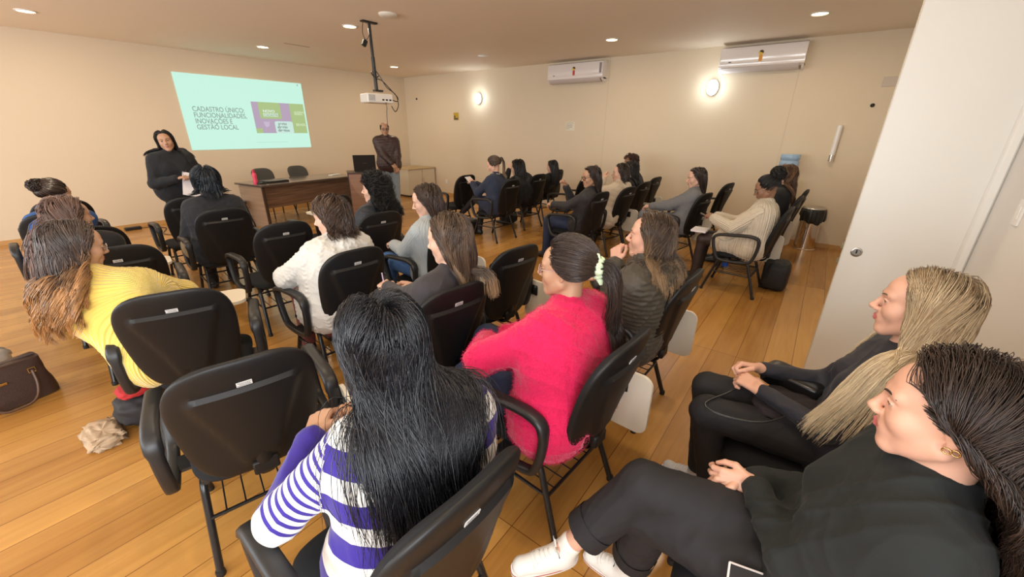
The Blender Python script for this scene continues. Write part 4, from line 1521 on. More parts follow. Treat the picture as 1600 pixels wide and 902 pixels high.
def hand_prims(W, f, back, right=True, curl=0.35, s=1.0, thumb=0.5, spread=1.0):
    W, f = A3(W), unit(f)
    n = unit(A3(back) - f * A3(back).dot(f))
    lat = np.cross(f, n) * (-1 if right else 1)      # towards the thumb
    P = []
    offs = (0.029, 0.010, -0.010, -0.028)
    reach = (0.084, 0.088, 0.083, 0.075)
    for o, r_ in zip(offs, reach):
        P.append(rc(W + lat * o * 0.6 * s, W + f * r_ * s + lat * o * s, 0.0145 * s, 0.0108 * s, 0.012))
    lens = (0.066, 0.075, 0.070, 0.055)
    for i in range(4):
        p = W + f * reach[i] * s + lat * offs[i] * s
        ang = 0.0
        d = f
        for j, (seg, r0, r1) in enumerate(((0.46, 0.0098, 0.0088), (0.30, 0.0086, 0.0080), (0.24, 0.0078, 0.0066))):
            ang += curl * (0.9 if j == 0 else 1.2) * (1 + 0.12 * i)
            d = unit(f * math.cos(ang) - n * math.sin(ang) + lat * 0.05 * (1.5 - i) * spread)
            q = p + d * lens[i] * seg * s
            P.append(rc(p, q, r0 * s, r1 * s, 0.003))
            p = q
    b0 = W + f * 0.018 * s + lat * 0.020 * s
    b1 = b0 + unit(f * 0.75 + lat * 0.75 - n * 0.35) * 0.042 * s
    b2 = b1 + unit(f * 0.95 + lat * (0.45 - thumb * 0.8) - n * 0.45) * 0.034 * s
    b3 = b2 + unit(f * 0.95 + lat * (0.15 - thumb) - n * 0.4) * 0.026 * s
    P += [rc(b0, b1, 0.0150 * s, 0.0112 * s, 0.012), rc(b1, b2, 0.0108 * s, 0.0095 * s, 0.003), rc(b2, b3, 0.0094 * s, 0.0075 * s, 0.003)]
    return P


# ------------------------------------------------------------------ hair
def hair_mat(name, c1, c2, tip=None, tip0=0.45, rough=0.34, coat=0.0, roots=None):
    if name in MATS:
        return MATS[name]
    m = bpy.data.materials.new(name)
    m.use_nodes = True
    nt = m.node_tree
    b = nt.nodes['Principled BSDF']
    uv = nd(nt, 'ShaderNodeUVMap')
    sp = nd(nt, 'ShaderNodeSeparateXYZ')
    nt.links.new(uv.outputs[0], sp.inputs[0])
    cr = nd(nt, 'ShaderNodeValToRGB')
    e = cr.color_ramp.elements
    e[0].position, e[0].color = 0.25, (*c1, 1)
    e[1].position, e[1].color = 0.85, (*c2, 1)
    nt.links.new(sp.outputs[0], cr.inputs[0])
    out = cr.outputs[0]
    if tip:
        mr = nd(nt, 'ShaderNodeMapRange')
        mr.inputs[1].default_value = tip0
        mr.inputs[2].default_value = min(1.0, tip0 + 0.35)
        nt.links.new(sp.outputs[1], mr.inputs[0])
        mul = nd(nt, 'ShaderNodeMath', operation='MULTIPLY')
        nt.links.new(mr.outputs[0], mul.inputs[0])
        ad = nd(nt, 'ShaderNodeMath', operation='MULTIPLY_ADD')
        nt.links.new(sp.outputs[0], ad.inputs[0])
        ad.inputs[1].default_value = 0.8
        ad.inputs[2].default_value = 0.25
        ad.use_clamp = True
        nt.links.new(ad.outputs[0], mul.inputs[1])
        mx = nd(nt, 'ShaderNodeMix', data_type='RGBA')
        nt.links.new(mul.outputs[0], mx.inputs[0])
        nt.links.new(out, mx.inputs[6])
        mx.inputs[7].default_value = (*tip, 1)
        out = mx.outputs[2]
    if roots:
        mr = nd(nt, 'ShaderNodeMapRange')
        mr.inputs[1].default_value = 0.02
        mr.inputs[2].default_value = 0.16
        mr.inputs[3].default_value = 0.85
        mr.inputs[4].default_value = 0.0
        nt.links.new(sp.outputs[1], mr.inputs[0])
        mx = nd(nt, 'ShaderNodeMix', data_type='RGBA')
        nt.links.new(mr.outputs[0], mx.inputs[0])
        nt.links.new(out, mx.inputs[6])
        mx.inputs[7].default_value = (*roots, 1)
        out = mx.outputs[2]
    nt.links.new(out, b.inputs['Base Color'])
    b.inputs['Roughness'].default_value = rough
    b.inputs['Specular IOR Level'].default_value = 0.55
    if coat:
        b.inputs['Coat Weight'].default_value = coat
        b.inputs['Coat Roughness'].default_value = 0.25
    MATS[name] = m
    return m


def strands_mesh(P, r0, U=None, tip=0.35):
    """P (K,M,3) strand points -> triangular tubes"""
    K, M, _ = P.shape
    T = np.gradient(P, axis=1)
    T /= np.linalg.norm(T, axis=2)[..., None] + 1e-9
    ref = np.array([0.31, 0.22, 0.92])
    s = np.cross(T, ref)
    s /= np.linalg.norm(s, axis=2)[..., None] + 1e-9
    w = np.cross(T, s)
    t = np.linspace(0, 1, M)
    prof = np.where(t < 0.75, 1.0, 1.0 - (1 - tip) * (t - 0.75) / 0.25)
    r0 = np.asarray(r0, float).reshape(-1, 1) if not np.isscalar(r0) else np.full((K, 1), r0)
    R = (r0 * prof[None, :])[..., None]
    ring = []
    for k in range(3):
        a = 2 * PI * k / 3
        ring.append(P + R * (math.cos(a) * s + math.sin(a) * w))
    V = np.stack(ring, 2).reshape(-1, 3)            # K,M,3(ring)
    base = (np.arange(K)[:, None, None] * M + np.arange(M - 1)[None, :, None]) * 3
    k = np.arange(3)[None, None, :]
    l = (k + 1) % 3
    Q = np.stack([base + k, base + l, base + 3 + l, base + 3 + k], -1).reshape(-1, 4)
    if U is None:
        U = rng.uniform(0, 1, K)
    uv = np.stack([np.repeat(U, M * 3), np.tile(np.repeat(t, 3), K)], 1)
    return V, Q, uv


def scalp_ok(n, low=0.0, front=1.0):
    """is a head-local unit direction inside the hairy region"""
    y = n[:, 1]
    lim = (0.70 * y + 0.62 * y * y) * front - 0.04
    lim = np.where(y < 0, 0.62 * y, lim) - low
    ax = np.clip((np.abs(n[:, 0]) - 0.50) / 0.35, 0, 1)
    return n[:, 2] > lim - 0.06 - 0.50 * ax * (y > -0.1)


CR_C = A3((0, -0.016, 0.028))
CR_R = A3((0.074, 0.096, 0.086))


def make_hair(H, body, style):
    """H: dict(o, M (3x3 cols right, fwd, up), s); body: collider prims in world; returns V,Q,uv"""
    s = H['s']
    K = style.get('n', 500)
    L = style.get('len', 0.4)
    part = style.get('part', 0.0)
    seg = style.get('seg', 22)
    r = np.random.default_rng(style.get('seed', 1))
    kind = style.get('kind', 'loose')
    low = style.get('low', 0.0)
    out = []
    # roots
    n = r.normal(size=(K * 4, 3))
    n /= np.linalg.norm(n, axis=1)[:, None]
    n = n[scalp_ok(n, low, style.get('front', 1.0))][:K]
    if style.get('bald'):
        n = n[(n[:, 2] < 0.42) | (n[:, 1] < -0.55)]
    K = len(n)
    C, R = CR_C * s, CR_R * s
    root = C + n * (R + 0.002)
    vol = style.get('vol', 0.012)
    toW = lambda q: H['o'] + q @ H['M'].T
    U = r.uniform(0, 1, K)
    if kind in ('tail', 'bun'):
        tie = A3(style.get('tie', (0, -0.115, 0.02))) * s
        tn = unit((tie - C) / R)
        t = np.linspace(0, 1, 12)
        # great-circle style path over the skull to the tie
        pts = []
        for tt in t:
            q = n * (1 - tt) + tn * tt
            # keep away from the centre for opposite roots
            ln = np.linalg.norm(q, axis=1)[:, None]
            bad = ln < 0.35
            q = np.where(bad, q + np.array([0, 0, 0.5]) * (1 - 2 * abs(tt - 0.5)), q)
            q /= np.linalg.norm(q, axis=1)[:, None]
            lift = 0.005 + style.get('lift', 0.011) * (0.7 + 1.0 * U[:, None]) * math.sin(PI * min(tt * 1.15, 1)) ** 0.7
            rr_ = C + q * (R + lift * s)
            if tt > 0.8:
                g = (tt - 0.8) / 0.2
                rr_ = rr_ * (1 - g) + (tie + (rr_ - tie) * 0.25) * g
            pts.append(rr_)
        A = np.stack(pts, 1)
        P = toW(A.reshape(-1, 3)).reshape(K, 12, 3)
        V, Q, uv = strands_mesh(P, style.get('r', 0.0025) * 0.9, U, tip=0.8)
        uv[:, 1] *= 0.3
        out.append((V, Q, uv))
        tieW = toW(tie[None])[0]
        back = -H['M'][:, 1]
        if kind == 'tail':
            KT = style.get('nt', K // 2)
            U2 = r.uniform(0, 1, KT)
            a = r.uniform(0, 2 * PI, KT)
            rad = np.sqrt(r.uniform(0, 1, KT)) * style.get('tail_r', 0.02)
            p = tieW + rad[:, None] * (np.cos(a)[:, None] * H['M'][:, 0] + np.sin(a)[:, None] * H['M'][:, 2])
            d = unit(back * 0.9 + A3((0, 0, 0.15))) + r.normal(size=(KT, 3)) * 0.16
            pts = sim(p, d, body, L * r.uniform(0.78, 1.0, KT), seg, 0.004 + rad * 0.9, style.get('stiff', 0.80), r)
            out.append(finish(pts, style, U2, r))
        else:
            br = style.get('bun_r', 0.045)
            KB = style.get('nt', K // 2)
            c0 = tieW + back * br * 0.6 + A3((0, 0, br * 0.4))
            a = r.uniform(0, 2 * PI, KB)
            ph = r.uniform(0, 2 * PI, KB)
            tl = np.linspace(0, 2.2, 14)
            tiltv = r.normal(size=(KB, 3))
            tiltv /= np.linalg.norm(tiltv, axis=1)[:, None]
            sv = np.cross(tiltv, A3((0.3, 0.1, 1)))
            sv /= np.linalg.norm(sv, axis=1)[:, None]
            wv = np.cross(tiltv, sv)
            rb = br * r.uniform(0.75, 1.25, KB)
            P = c0 + rb[:, None, None] * (np.cos(a[:, None] + tl)[..., None] * sv[:, None] + np.sin(a[:, None] + tl)[..., None] * wv[:, None])
            P += 0.010 * np.sin(ph[:, None, None] + tl[None, :, None] * 7 + np.arange(3)[None, None, :])
            out.append(strands_mesh(P, style.get('r', 0.0025), r.uniform(0, 1, KB)))
    else:
        # loose hair: comb away from the parting, then fall
        side = np.sign(n[:, 0] - part + 1e-4)
        top = np.clip(n[:, 2], 0, 1)
        fr = np.clip(n[:, 1], -1, 1)
        comb = style.get('comb', 0.35)
        bk_ = np.clip((-n[:, 1] + 0.05) / 0.5, 0, 1)
        lat = side * (1 - bk_) + bk_ * n[:, 0] * 0.9
        d = np.stack([lat * (0.35 + 0.9 * top), -comb - 0.9 * np.clip(fr, 0, 1) * style.get('away', 1.0), 0.15 * top - 0.9 * (1 - top)], 1)
        d -= n * (d * n).sum(1)[:, None] * 0.9
        d /= np.linalg.norm(d, axis=1)[:, None]
        dw = d @ H['M'].T
        p = toW(root)
        Ls = L * r.uniform(0.82, 1.02, K) * (1.0 - style.get('layer', 0.12) * np.clip(n[:, 1], 0, 1))
        offs = 0.004 + 1.45 * vol * r.uniform(0.08, 1.0, K) * (0.7 + 0.3 * top)
        pts = sim(p, dw, body, Ls, seg, offs, style.get('stiff', 0.72), r, H if style.get('clear', True) else None, style)
        out.append(finish(pts, style, U, r))
    # scalp cap below the strands
    if not style.get('bald'):
        nu, nv = 36, 26
        V, Q = [], []
        for j in range(nv + 1):
            b_ = PI * j / nv
            for i in range(nu):
                a = 2 * PI * i / nu
                V.append((math.sin(b_) * math.cos(a), math.sin(b_) * math.sin(a), math.cos(b_)))
        V = np.array(V)
        ok = scalp_ok(V * A3((1, 1, 1)), low - 0.10, style.get('front', 1.0))
        for j in range(nv):
            for i in range(nu):
                l = (i + 1) % nu
                q = (j * nu + i, (j + 1) * nu + i, (j + 1) * nu + l, j * nu + l)
                if all(ok[list(q)]):
                    Q.append(q)
        W_ = toW(C + V * (R + 0.0035 * s))
        out.append((W_, np.array(Q), np.tile([[0.2, 0.0]], (len(V), 1))))
    for lock in style.get('locks', ()):
        cp, nk, rad, w0 = lock
        KT = nk
        cpa = np.array(cp, float)
        tt = np.linspace(0, len(cpa) - 1, seg)
        i0 = np.clip(tt.astype(int), 0, len(cpa) - 2)
        f = (tt - i0)[:, None]
        f = f * f * (3 - 2 * f) * 0.5 + f * 0.5
        line = cpa[i0] * (1 - f) + cpa[i0 + 1] * f
        o = r.normal(size=(KT, 1, 3)) * rad * (0.55 + 0.45 * np.linspace(0, 1, seg)[None, :, None])
        P = line[None] + o
        wv = r.normal(size=(KT, 1, 3)) * w0
        P = P + wv * np.sin(np.linspace(0, 6, seg)[None, :, None] + r.uniform(0, 6, (KT, 1, 1)))
        V, Q, uv = strands_mesh(P, style.get('r', 0.0025), r.uniform(0, 1, KT))
        out.append((V, Q, uv))
    V = np.concatenate([o[0] for o in out])
    uv = np.concatenate([o[2] for o in out])
    Q, nn = [], 0
    for o in out:
        Q.append(np.asarray(o[1]) + nn)
        nn += len(o[0])
    return V, np.concatenate(Q), uv


def sim(p, d, body, L, seg, off, stiff, r, H=None, style=None):
    K = len(p)
    ds = (L / seg)[:, None]
    pts = [p.copy()]
    g = A3((0, 0, -1))
    pull = A3((style or {}).get('pull', (0, 0, 0)))
    G0 = (style or {}).get('_gather')
    goff = r.normal(size=(K, 3)) * (style or {}).get('gspread', 0.0)
    for i in range(seg):
        t = i / seg
        st = stiff if i > 2 else max(stiff, 0.85)
        gg = g + pull
        if G0 is not None:
            gg = gg + (G0[0] + goff - p) * A3((1, 1, 0)) * G0[1] * min(1.0, t * 3)
        d = d * st + gg * (1 - st)
        d /= np.linalg.norm(d, axis=1)[:, None]
        q = p + d * ds
        if body:
            for _ in range(2):
                sd = sdf_at(body, q)
                m = sd < off
                if m.any():
                    gr = grad_at(body, q[m], 0.006)
                    q[m] += (off[m] - sd[m])[:, None] * gr
        if H is not None:
            sc = H['s']
            loc = (q - H['o']) @ H['M']
            # hair lies close on the skull until it passes the ears
            rel = (loc - CR_C * sc) / (CR_R * sc)
            zk = np.minimum(rel[:, 2], 0.0) * (CR_R[2] * sc)
            rel[:, 2] = np.maximum(rel[:, 2], 0.0)
            nr = np.linalg.norm(rel, axis=1)
            hs_ = (nr - 1) * 0.085 * sc
            w_ = np.clip((loc[:, 2] + 0.07 * sc) / (0.07 * sc), 0, 1) * (hs_ > off) * (style or {}).get('hug', 0.85)
            tgt = CR_C * sc + rel / nr[:, None] * (CR_R * sc + off[:, None])
            tgt[:, 2] += zk
            loc = loc + (tgt - loc) * w_[:, None]
            # keep the face free: strands pass behind a line from temple to jaw
            yl = (style or {}).get('yl', 0.026) * sc + np.clip(loc[:, 2] / sc, -0.1, 0.085) * (style or {}).get('ylz', 0.35)
            m = (loc[:, 1] > yl) & (loc[:, 2] < 0.068 * sc) & (loc[:, 2] > -0.135 * sc) & (loc[:, 1] < 0.16)
            loc[m, 1] += (yl[m] - loc[m, 1]) * 0.7
            q = H['o'] + loc @ H['M'].T
        nd_ = q - p
        ln = np.linalg.norm(nd_, axis=1)[:, None] + 1e-9
        d = nd_ / ln
        p = p + d * ds
        pts.append(p.copy())
    return np.stack(pts, 1)


def finish(P, style, U, r):
    K, M, _ = P.shape
    t = np.linspace(0, 1, M)
    cl = style.get('clump', 0.45)
    if cl > 0 and K > 40:
        G_ = style.get('clumps', max(20, K // 14))
        gi = r.choice(K, G_, replace=False)
        mid = P[:, M // 3]
        gm = mid[gi]
        near = np.array([np.argmin(((gm - m) ** 2).sum(1)) for m in mid])
        tgt = P[gi][near]
        w = (cl * np.clip((t - 0.15) / 0.85, 0, 1) ** 1.2)[None, :, None]
        P = P * (1 - w) + tgt * w
        U = U * 0.45 + U[gi][near] * 0.55
        ph = r.uniform(0, 2 * PI, G_)[near]
        fr_ = r.uniform(0.8, 1.2, G_)[near]
    else:
        ph = r.uniform(0, 2 * PI, K)
        fr_ = np.ones(K)
    wa = style.get('wave', 0.0)
    if wa:
        wf = style.get('wfreq', 3.0)
        ph2 = ph + r.normal(size=K) * style.get('wjit', 0.35)
        a = 2 * PI * wf * fr_[:, None] * t[None, :] + ph2[:, None]
        am = wa * np.clip((t - style.get('wstart', 0.15)) / 0.4, 0, 1)[None, :]
        T = np.gradient(P, axis=1)
        T /= np.linalg.norm(T, axis=2)[..., None] + 1e-9
        s_ = np.cross(T, A3((0.2, 0.1, 1)) if not style.get('helix') else A3((0.9, 0.3, 0.2)))
        s_ /= np.linalg.norm(s_, axis=2)[..., None] + 1e-9
        w_ = np.cross(T, s_)
        P = P + (am * np.cos(a))[..., None] * s_ + (am * np.sin(a) * (1.0 if style.get('helix') else 0.4))[..., None] * w_
    fz = style.get('frizz', 0.0015)
    P = P + np.cumsum(r.normal(size=P.shape), axis=1) * fz * 0.35
    rad = style.get('r', 0.0025) * r.uniform(0.7, 1.2, K)
    return strands_mesh(P, rad, U)


# ------------------------------------------------------------------ cloth helpers
def folds(V, N, amp, seed=0, sc=1.0):
    r = np.random.default_rng(seed)
    d = np.zeros(len(V))
    for i in range(5):
        k = r.normal(size=3)
        k /= np.linalg.norm(k)
        f = r.uniform(22, 60) * sc
        w = r.normal(size=3) * 14 * sc
        q = V @ k * f + 1.6 * np.sin(V @ w + r.uniform(0, 6)) + r.uniform(0, 6)
        d += (1 - np.abs(np.sin(q))) ** 2 * (1.0 / (1 + 0.4 * i)) - 0.35
    return V + N * (d * amp * 0.55)[:, None]


def vnormals(V, Q):
    n = np.zeros_like(V)
    fn = np.cross(V[Q[:, 2]] - V[Q[:, 0]], V[Q[:, 3]] - V[Q[:, 1]])
    for i in range(4):
        np.add.at(n, Q[:, i], fn)
    return n / (np.linalg.norm(n, axis=1)[:, None] + 1e-12)


def fuzz_mesh(V, N, count, length, r, rad=0.0007, seed=0):
    rr_ = np.random.default_rng(seed)
    i = rr_.integers(0, len(V), count)
    p = V[i] + rr_.normal(size=(count, 3)) * 0.003
    d = N[i] + rr_.normal(size=(count, 3)) * 0.6
    d /= np.linalg.norm(d, axis=1)[:, None]
    l = length * rr_.uniform(0.5, 1.2, count)[:, None]
    P = np.stack([p - N[i] * 0.002, p + d * l * 0.5, p + d * l + A3((0, 0, -1)) * l * 0.25], 1)
    return strands_mesh(P, rad, rr_.uniform(0, 1, count), tip=0.3)


def stripe_mat(name, base, other, mode, bump=('noise', 220, 0.25, 0.003)):
    """two-colour knit: region and length along the part come from the UV map"""
    m = mat(name, base, 0.9, bump=bump, sheen=0.2)
    nt = m.node_tree
    b = nt.nodes['Principled BSDF']
    uv = nd(nt, 'ShaderNodeUVMap')
    sp = nd(nt, 'ShaderNodeSeparateXYZ')
    nt.links.new(uv.outputs[0], sp.inputs[0])

    def M_(op, a, b_):
        n = nd(nt, 'ShaderNodeMath', operation=op)
        for i, v in enumerate((a, b_)):
            if isinstance(v, (int, float)):
                n.inputs[i].default_value = v
            else:
                nt.links.new(v, n.inputs[i])
        return n.outputs[0]
    reg, v = sp.outputs[0], sp.outputs[1]
    wide = M_('LESS_THAN', M_('FRACT', M_('DIVIDE', v, 0.115), 0.0), 0.52)
    thin = M_('LESS_THAN', M_('FRACT', M_('DIVIDE', v, 0.024), 0.0), 0.45)
    is_thin = M_('MULTIPLY', M_('GREATER_THAN', reg, 0.75), M_('LESS_THAN', reg, 1.5))
    is_fore = M_('GREATER_THAN', reg, 1.5)
    mixv = M_('ADD', M_('MULTIPLY', wide, M_('SUBTRACT', 1.0, is_thin)), M_('MULTIPLY', thin, is_thin))
    fac = M_('MAXIMUM', mixv, is_fore)
    mx = nd(nt, 'ShaderNodeMix', data_type='RGBA')
    nt.links.new(fac, mx.inputs[0])
    mx.inputs[6].default_value = (*other, 1)
    mx.inputs[7].default_value = (*base, 1)
    nt.links.new(mx.outputs[2], b.inputs['Base Color'])
    return m


SKIN = {}


def skin(tone='fair'):
    c = {'fair': (0.66, 0.40, 0.29), 'rosy': (0.68, 0.38, 0.27), 'tan': (0.46, 0.26, 0.16), 'brown': (0.28, 0.14, 0.08)}[tone]
    return mat('skin_' + tone, c, 0.48, sss=0.15, var=0.07, var_scale=14, bump=('noise', 160, 0.06, 0.001))


def lipm(tone='fair'):
    c = {'fair': (0.50, 0.17, 0.14), 'rosy': (0.55, 0.16, 0.15), 'tan': (0.36, 0.12, 0.09), 'brown': (0.24, 0.08, 0.07)}[tone]
    return mat('lips_' + tone, c, 0.35)


M_EYEW = mat('eye_white', (0.50, 0.45, 0.42), 0.3)
M_IRIS = mat('eye_dark_iris', (0.03, 0.016, 0.01), 0.1)


# ------------------------------------------------------------------ a whole person
def person(label, pelvis, yaw, head, hyaw=0, hpitch=0, hroll=0, tone='fair', torso_yaw=None, sit=True, girth=1.0, S=1.04,
           hands=None, elbows=None, knees=None, feet=None, toes=None, curl=0.5, backs=None, res=2, top=None, legs=None, shoes=None, hair=None,
           smile=0.0, closed=False, glasses=None, jaw=1.0, nose=1.0, show_hands=(True, True), bare_shin=False, male=False, name='person', hdirs=None, neck_off=(0, 0, 0)):
    """res 0 foreground, 1 middle, 2 far"""
    top, legs, shoes, hair = dict(top or {}), dict(legs or {}), dict(shoes or {}), dict(hair or {})
    rad = math.radians
    px, py = pelvis[:2]
    pz = (pelvis[2] if len(pelvis) > 2 else 0.545) if sit else 0.93 * S
    Rz = lambda a: np.array([[math.cos(a), -math.sin(a), 0], [math.sin(a), math.cos(a), 0], [0, 0, 1]])
    Y = rad(yaw)
    ty = rad(yaw if torso_yaw is None else torso_yaw)
    F, Rt = Rz(Y) @ A3((0, 1, 0)), Rz(Y) @ A3((1, 0, 0))
    Ft, Rtt = Rz(ty) @ A3((0, 1, 0)), Rz(ty) @ A3((1, 0, 0))
    origin = A3((px, py, 0))
    Pv = A3((px, py, pz))
    Hc = A3(head)
    # head axes
    a, b_, c_ = rad(hyaw), rad(hpitch), rad(hroll)
    Rx = np.array([[1, 0, 0], [0, math.cos(b_), math.sin(b_)], [0, -math.sin(b_), math.cos(b_)]])
    Ry = np.array([[math.cos(c_), 0, math.sin(c_)], [0, 1, 0], [-math.sin(c_), 0, math.cos(c_)]])
    HM = Rz(a) @ Rx @ Ry
    Nb = Hc + A3((0, 0, -0.170 * S)) - Ft * 0.022 + (Pv - Hc) * A3((0.10, 0.10, 0)) + A3(neck_off)
    sp_ = unit(Nb - Pv)
    Sc = Nb - sp_ * 0.050 * S
    g = girth
    sw = 0.158 * S * (1.12 if male else 1.0) * (0.5 + 0.5 * g)
    Sh = {'L': Sc - Rtt * sw, 'R': Sc + Rtt * sw}
    Hip = {'L': Pv - Rt * 0.088 * S, 'R': Pv + Rt * 0.088 * S}
    if sit:
        Kn = {k: Hip[k] + F * 0.43 * S + A3((0, 0, -0.015)) + Rt * (0.01 if k == 'R' else -0.01) for k in 'LR'}
        An = {k: Kn[k] * A3((1, 1, 0)) + A3((0, 0, 0.085)) + F * 0.03 for k in 'LR'}
    else:
        Kn = {k: Hip[k] + A3((0, 0, -0.42 * S)) + F * 0.02 + Rt * (0.01 if k == 'R' else -0.01) for k in 'LR'}
        An = {k: A3((Kn[k][0], Kn[k][1], 0.085)) - F * 0.02 for k in 'LR'}
    for k, v in (knees or {}).items():
        Kn[k] = A3(v)
        if not (feet and k in feet):
            An[k] = Kn[k] * A3((1, 1, 0)) + A3((0, 0, 0.085)) + F * 0.03
    for k, v in (feet or {}).items():
        An[k] = A3(v)
    Wr = {k: Pv + Ft * 0.26 * S + Rtt * (0.05 if k == 'R' else -0.05) + A3((0, 0, 0.12)) for k in 'LR'}
    for k, v in (hands or {}).items():
        Wr[k] = A3(v)
    El = {}
    la, lf = 0.285 * S, 0.245 * S
    for k in 'LR':
        s_, w_ = Sh[k], Wr[k]
        d = w_ - s_
        D_ = np.linalg.norm(d)
        if D_ > (la + lf) * 0.985:
            w_ = s_ + d / D_ * (la + lf) * 0.985
            Wr[k] = w_
            d = w_ - s_
            D_ = np.linalg.norm(d)
        aa = (la * la - lf * lf + D_ * D_) / (2 * D_)
        hh = math.sqrt(max(1e-6, la * la - aa * aa))
        pole = A3((0, 0, -1.0)) - Ft * 0.45 + Rtt * (0.55 if k == 'R' else -0.55)
        pole = pole - unit(d) * pole.dot(unit(d))
        El[k] = s_ + unit(d) * aa + unit(pole) * hh
        if elbows and k in elbows:
            El[k] = A3(elbows[k])
    root = empty(name, tuple(origin))
    tag(root, label, 'person')
    O = origin

    # ---------- clothing shape of the trunk
    def trunk(e, low=True):
        lv = [(-0.02, 0.090, 0.118), (0.14, 0.088, 0.112), (0.34, 0.066, 0.104), (0.55, 0.068, 0.105), (0.74, 0.086, 0.103), (0.90, 0.100, 0.086), (1.0, 0.108, 0.064)]
        P = []
        for i, (t, hw, r_) in enumerate(lv):
            c = Pv * (1 - t) + Sc * t
            # slight back curve
            c = c - Ft * 0.018 * math.sin(PI * t) - (Ft * 0.012 if t > 0.8 else 0)
            ax = Rt * (1 - t) + Rtt * t
            gw = g if t < 0.8 else (0.5 + 0.5 * g)
            hw2, r2 = hw * S * gw, (r_ * S * (gw if t > 0.5 else g)) + e
            if male:
                hw2 *= 1.12 if t > 0.6 else 0.95
            P.append(rc(c - ax * hw2, c + ax * hw2, r2, r2, 0.05))
        if not male:
            for sgn in (-1, 1):
                c = Pv * 0.30 + Sc * 0.70 + Ft * 0.070 * S * (0.6 + 0.4 * g) + Rtt * sgn * 0.062 * S
                P.append(el(c, (0.058 * S * g + e, 0.055 * S * g + e, 0.058 * S * g + e), 0.04))
        for k in 'LR':
            P.append(rc(Sh[k] * 0.7 + Sc * 0.3, Nb + sp_ * 0.008, 0.046 * S + e, 0.048 * S + e, 0.04))
        return P
    bulk = top.get('bulk', 0.010)
    T_cl = trunk(bulk)
    arm_r = (0.050, 0.041, 0.030)
    ar = [x * S * (0.55 + 0.45 * g) for x in arm_r]
    cl = []
    for k in 'LR':
        f = unit(Wr[k] - El[k])
        Lf = np.linalg.norm(Wr[k] - El[k])
        cuff = Wr[k] - f * Lf * top.get('sleeve_back', 0.06)
        if top.get('short'):
            cuff = El[k]
        se = top.get('sleeve', bulk)
        cl += [rc(Sh[k], El[k], ar[0] + se, ar[1] + se, 0.035), rc(El[k], cuff, ar[1] + se, ar[2] + se * 0.9 + top.get('flare', 0), 0.02)]
    T_cl += cl
    if top.get('collar', 0) > 0:
        cd = unit(Hc + HM[:, 2] * (-0.10 * S) - Nb)
        T_cl.append(rc(Nb - cd * 0.01, Nb + cd * top['collar'], 0.058 * S + top.get('collar_r', 0.006), 0.055 * S + top.get('collar_r', 0.006), 0.015))
    if top.get('hood'):
        hb_ = top['hood']
        T_cl += [el(Nb - Ft * (0.075 + 0.02 * hb_) + A3((0, 0, -0.03)), (0.105 * hb_, 0.062 * hb_, 0.080 * hb_), 0.02, R=None),
                 rc(Nb - Rtt * 0.085 + A3((0, 0, 0.015)) + Ft * 0.02, Nb - Ft * 0.085 - Rtt * 0.05 + A3((0, 0, 0.01)), 0.034 * hb_, 0.04 * hb_, 0.02),
                 rc(Nb + Rtt * 0.085 + A3((0, 0, 0.015)) + Ft * 0.02, Nb - Ft * 0.085 + Rtt * 0.05 + A3((0, 0, 0.01)), 0.034 * hb_, 0.04 * hb_, 0.02)]
    if top.get('skirt', 0) > 0:
        for k in 'LR':
            q = Hip[k] * (1 - top['skirt']) + Kn[k] * top['skirt']
            T_cl.append(rc(Hip[k], q, 0.105 * S * g + bulk, 0.088 * S * g + bulk, 0.05))
    if not sit:
        T_cl.append(rc(Pv - Rt * 0.06 + A3((0, 0, -0.03)), Pv + Rt * 0.06 + A3((0, 0, -0.03)), 0.115 * S * g + bulk, None, 0.05))

    # ---------- body: head and neck fine, hands fine, the rest slim under the clothes
    hres = (0.0023, 0.0050, 0.0085)[res]
    HP = head_prims(S, smile, closed, jaw, nose)
    toL = lambda p: (A3(p) - Hc) @ HM
    nbL, scL = toL(Nb), toL(Sc)
    thin = 1.15 if male else 1.0
    HPn = HP + [rc((0, -0.030 * S, -0.050 * S), nbL, 0.043 * S * thin, 0.051 * S * thin, 0.018),
                rc(nbL, toL(Sc + sp_ * 0.0), 0.052 * S, 0.06 * S, 0.03)]
    hv, hq = surface(HPn, hres, pad=0.015)
    fc = hv[hq].mean(1)
    lw = (0.022 + 0.005 * smile) * S
    lipz = -0.0585 * S
    lip = (np.abs(fc[:, 0]) < lw) & (fc[:, 1] > 0.084 * S) & (np.abs(fc[:, 2] - lipz - 0.004 * smile * (np.abs(fc[:, 0]) / lw) ** 2) < 0.0105 * S * (1 - (np.abs(fc[:, 0]) / lw) ** 2) + 0.001)
    mid_h = lip.astype(int)
    hvW = hv @ HM.T + Hc
    parts = [(hvW, hq)]
    mids = [mid_h]
    slim = []
    lv = [(0.0, 0.075, 0.085), (0.35, 0.05, 0.075), (0.7, 0.07, 0.075), (0.92, 0.09, 0.055)]
    for t, hw, r_ in lv:
        c = Pv * (1 - t) + Sc * t
        slim.append(rc(c - Rt * hw * S, c + Rt * hw * S, r_ * S, None, 0.05))
    slim.append(rc(Sc, Nb, 0.05 * S, 0.045 * S, 0.03))
    for k in 'LR':
        f = unit(Wr[k] - El[k])
        slim += [rc(Sc + (Sh[k] - Sc) * 0.6, Sh[k], 0.04, 0.038, 0.03), rc(Sh[k], El[k], ar[0] * 0.85, ar[1] * 0.85, 0.02), rc(El[k], Wr[k] - f * 0.03, ar[1] * 0.85, ar[2] * 0.8, 0.02)]
        slim += [rc(Hip[k], Kn[k], 0.062 * S, 0.045 * S, 0.03), rc(Kn[k], An[k], 0.047 * S, 0.033 * S, 0.02)]
        if bare_shin:
            calf = Kn[k] * 0.68 + An[k] * 0.32
            slim.append(el(calf, (0.05, 0.05, 0.09), 0.03))
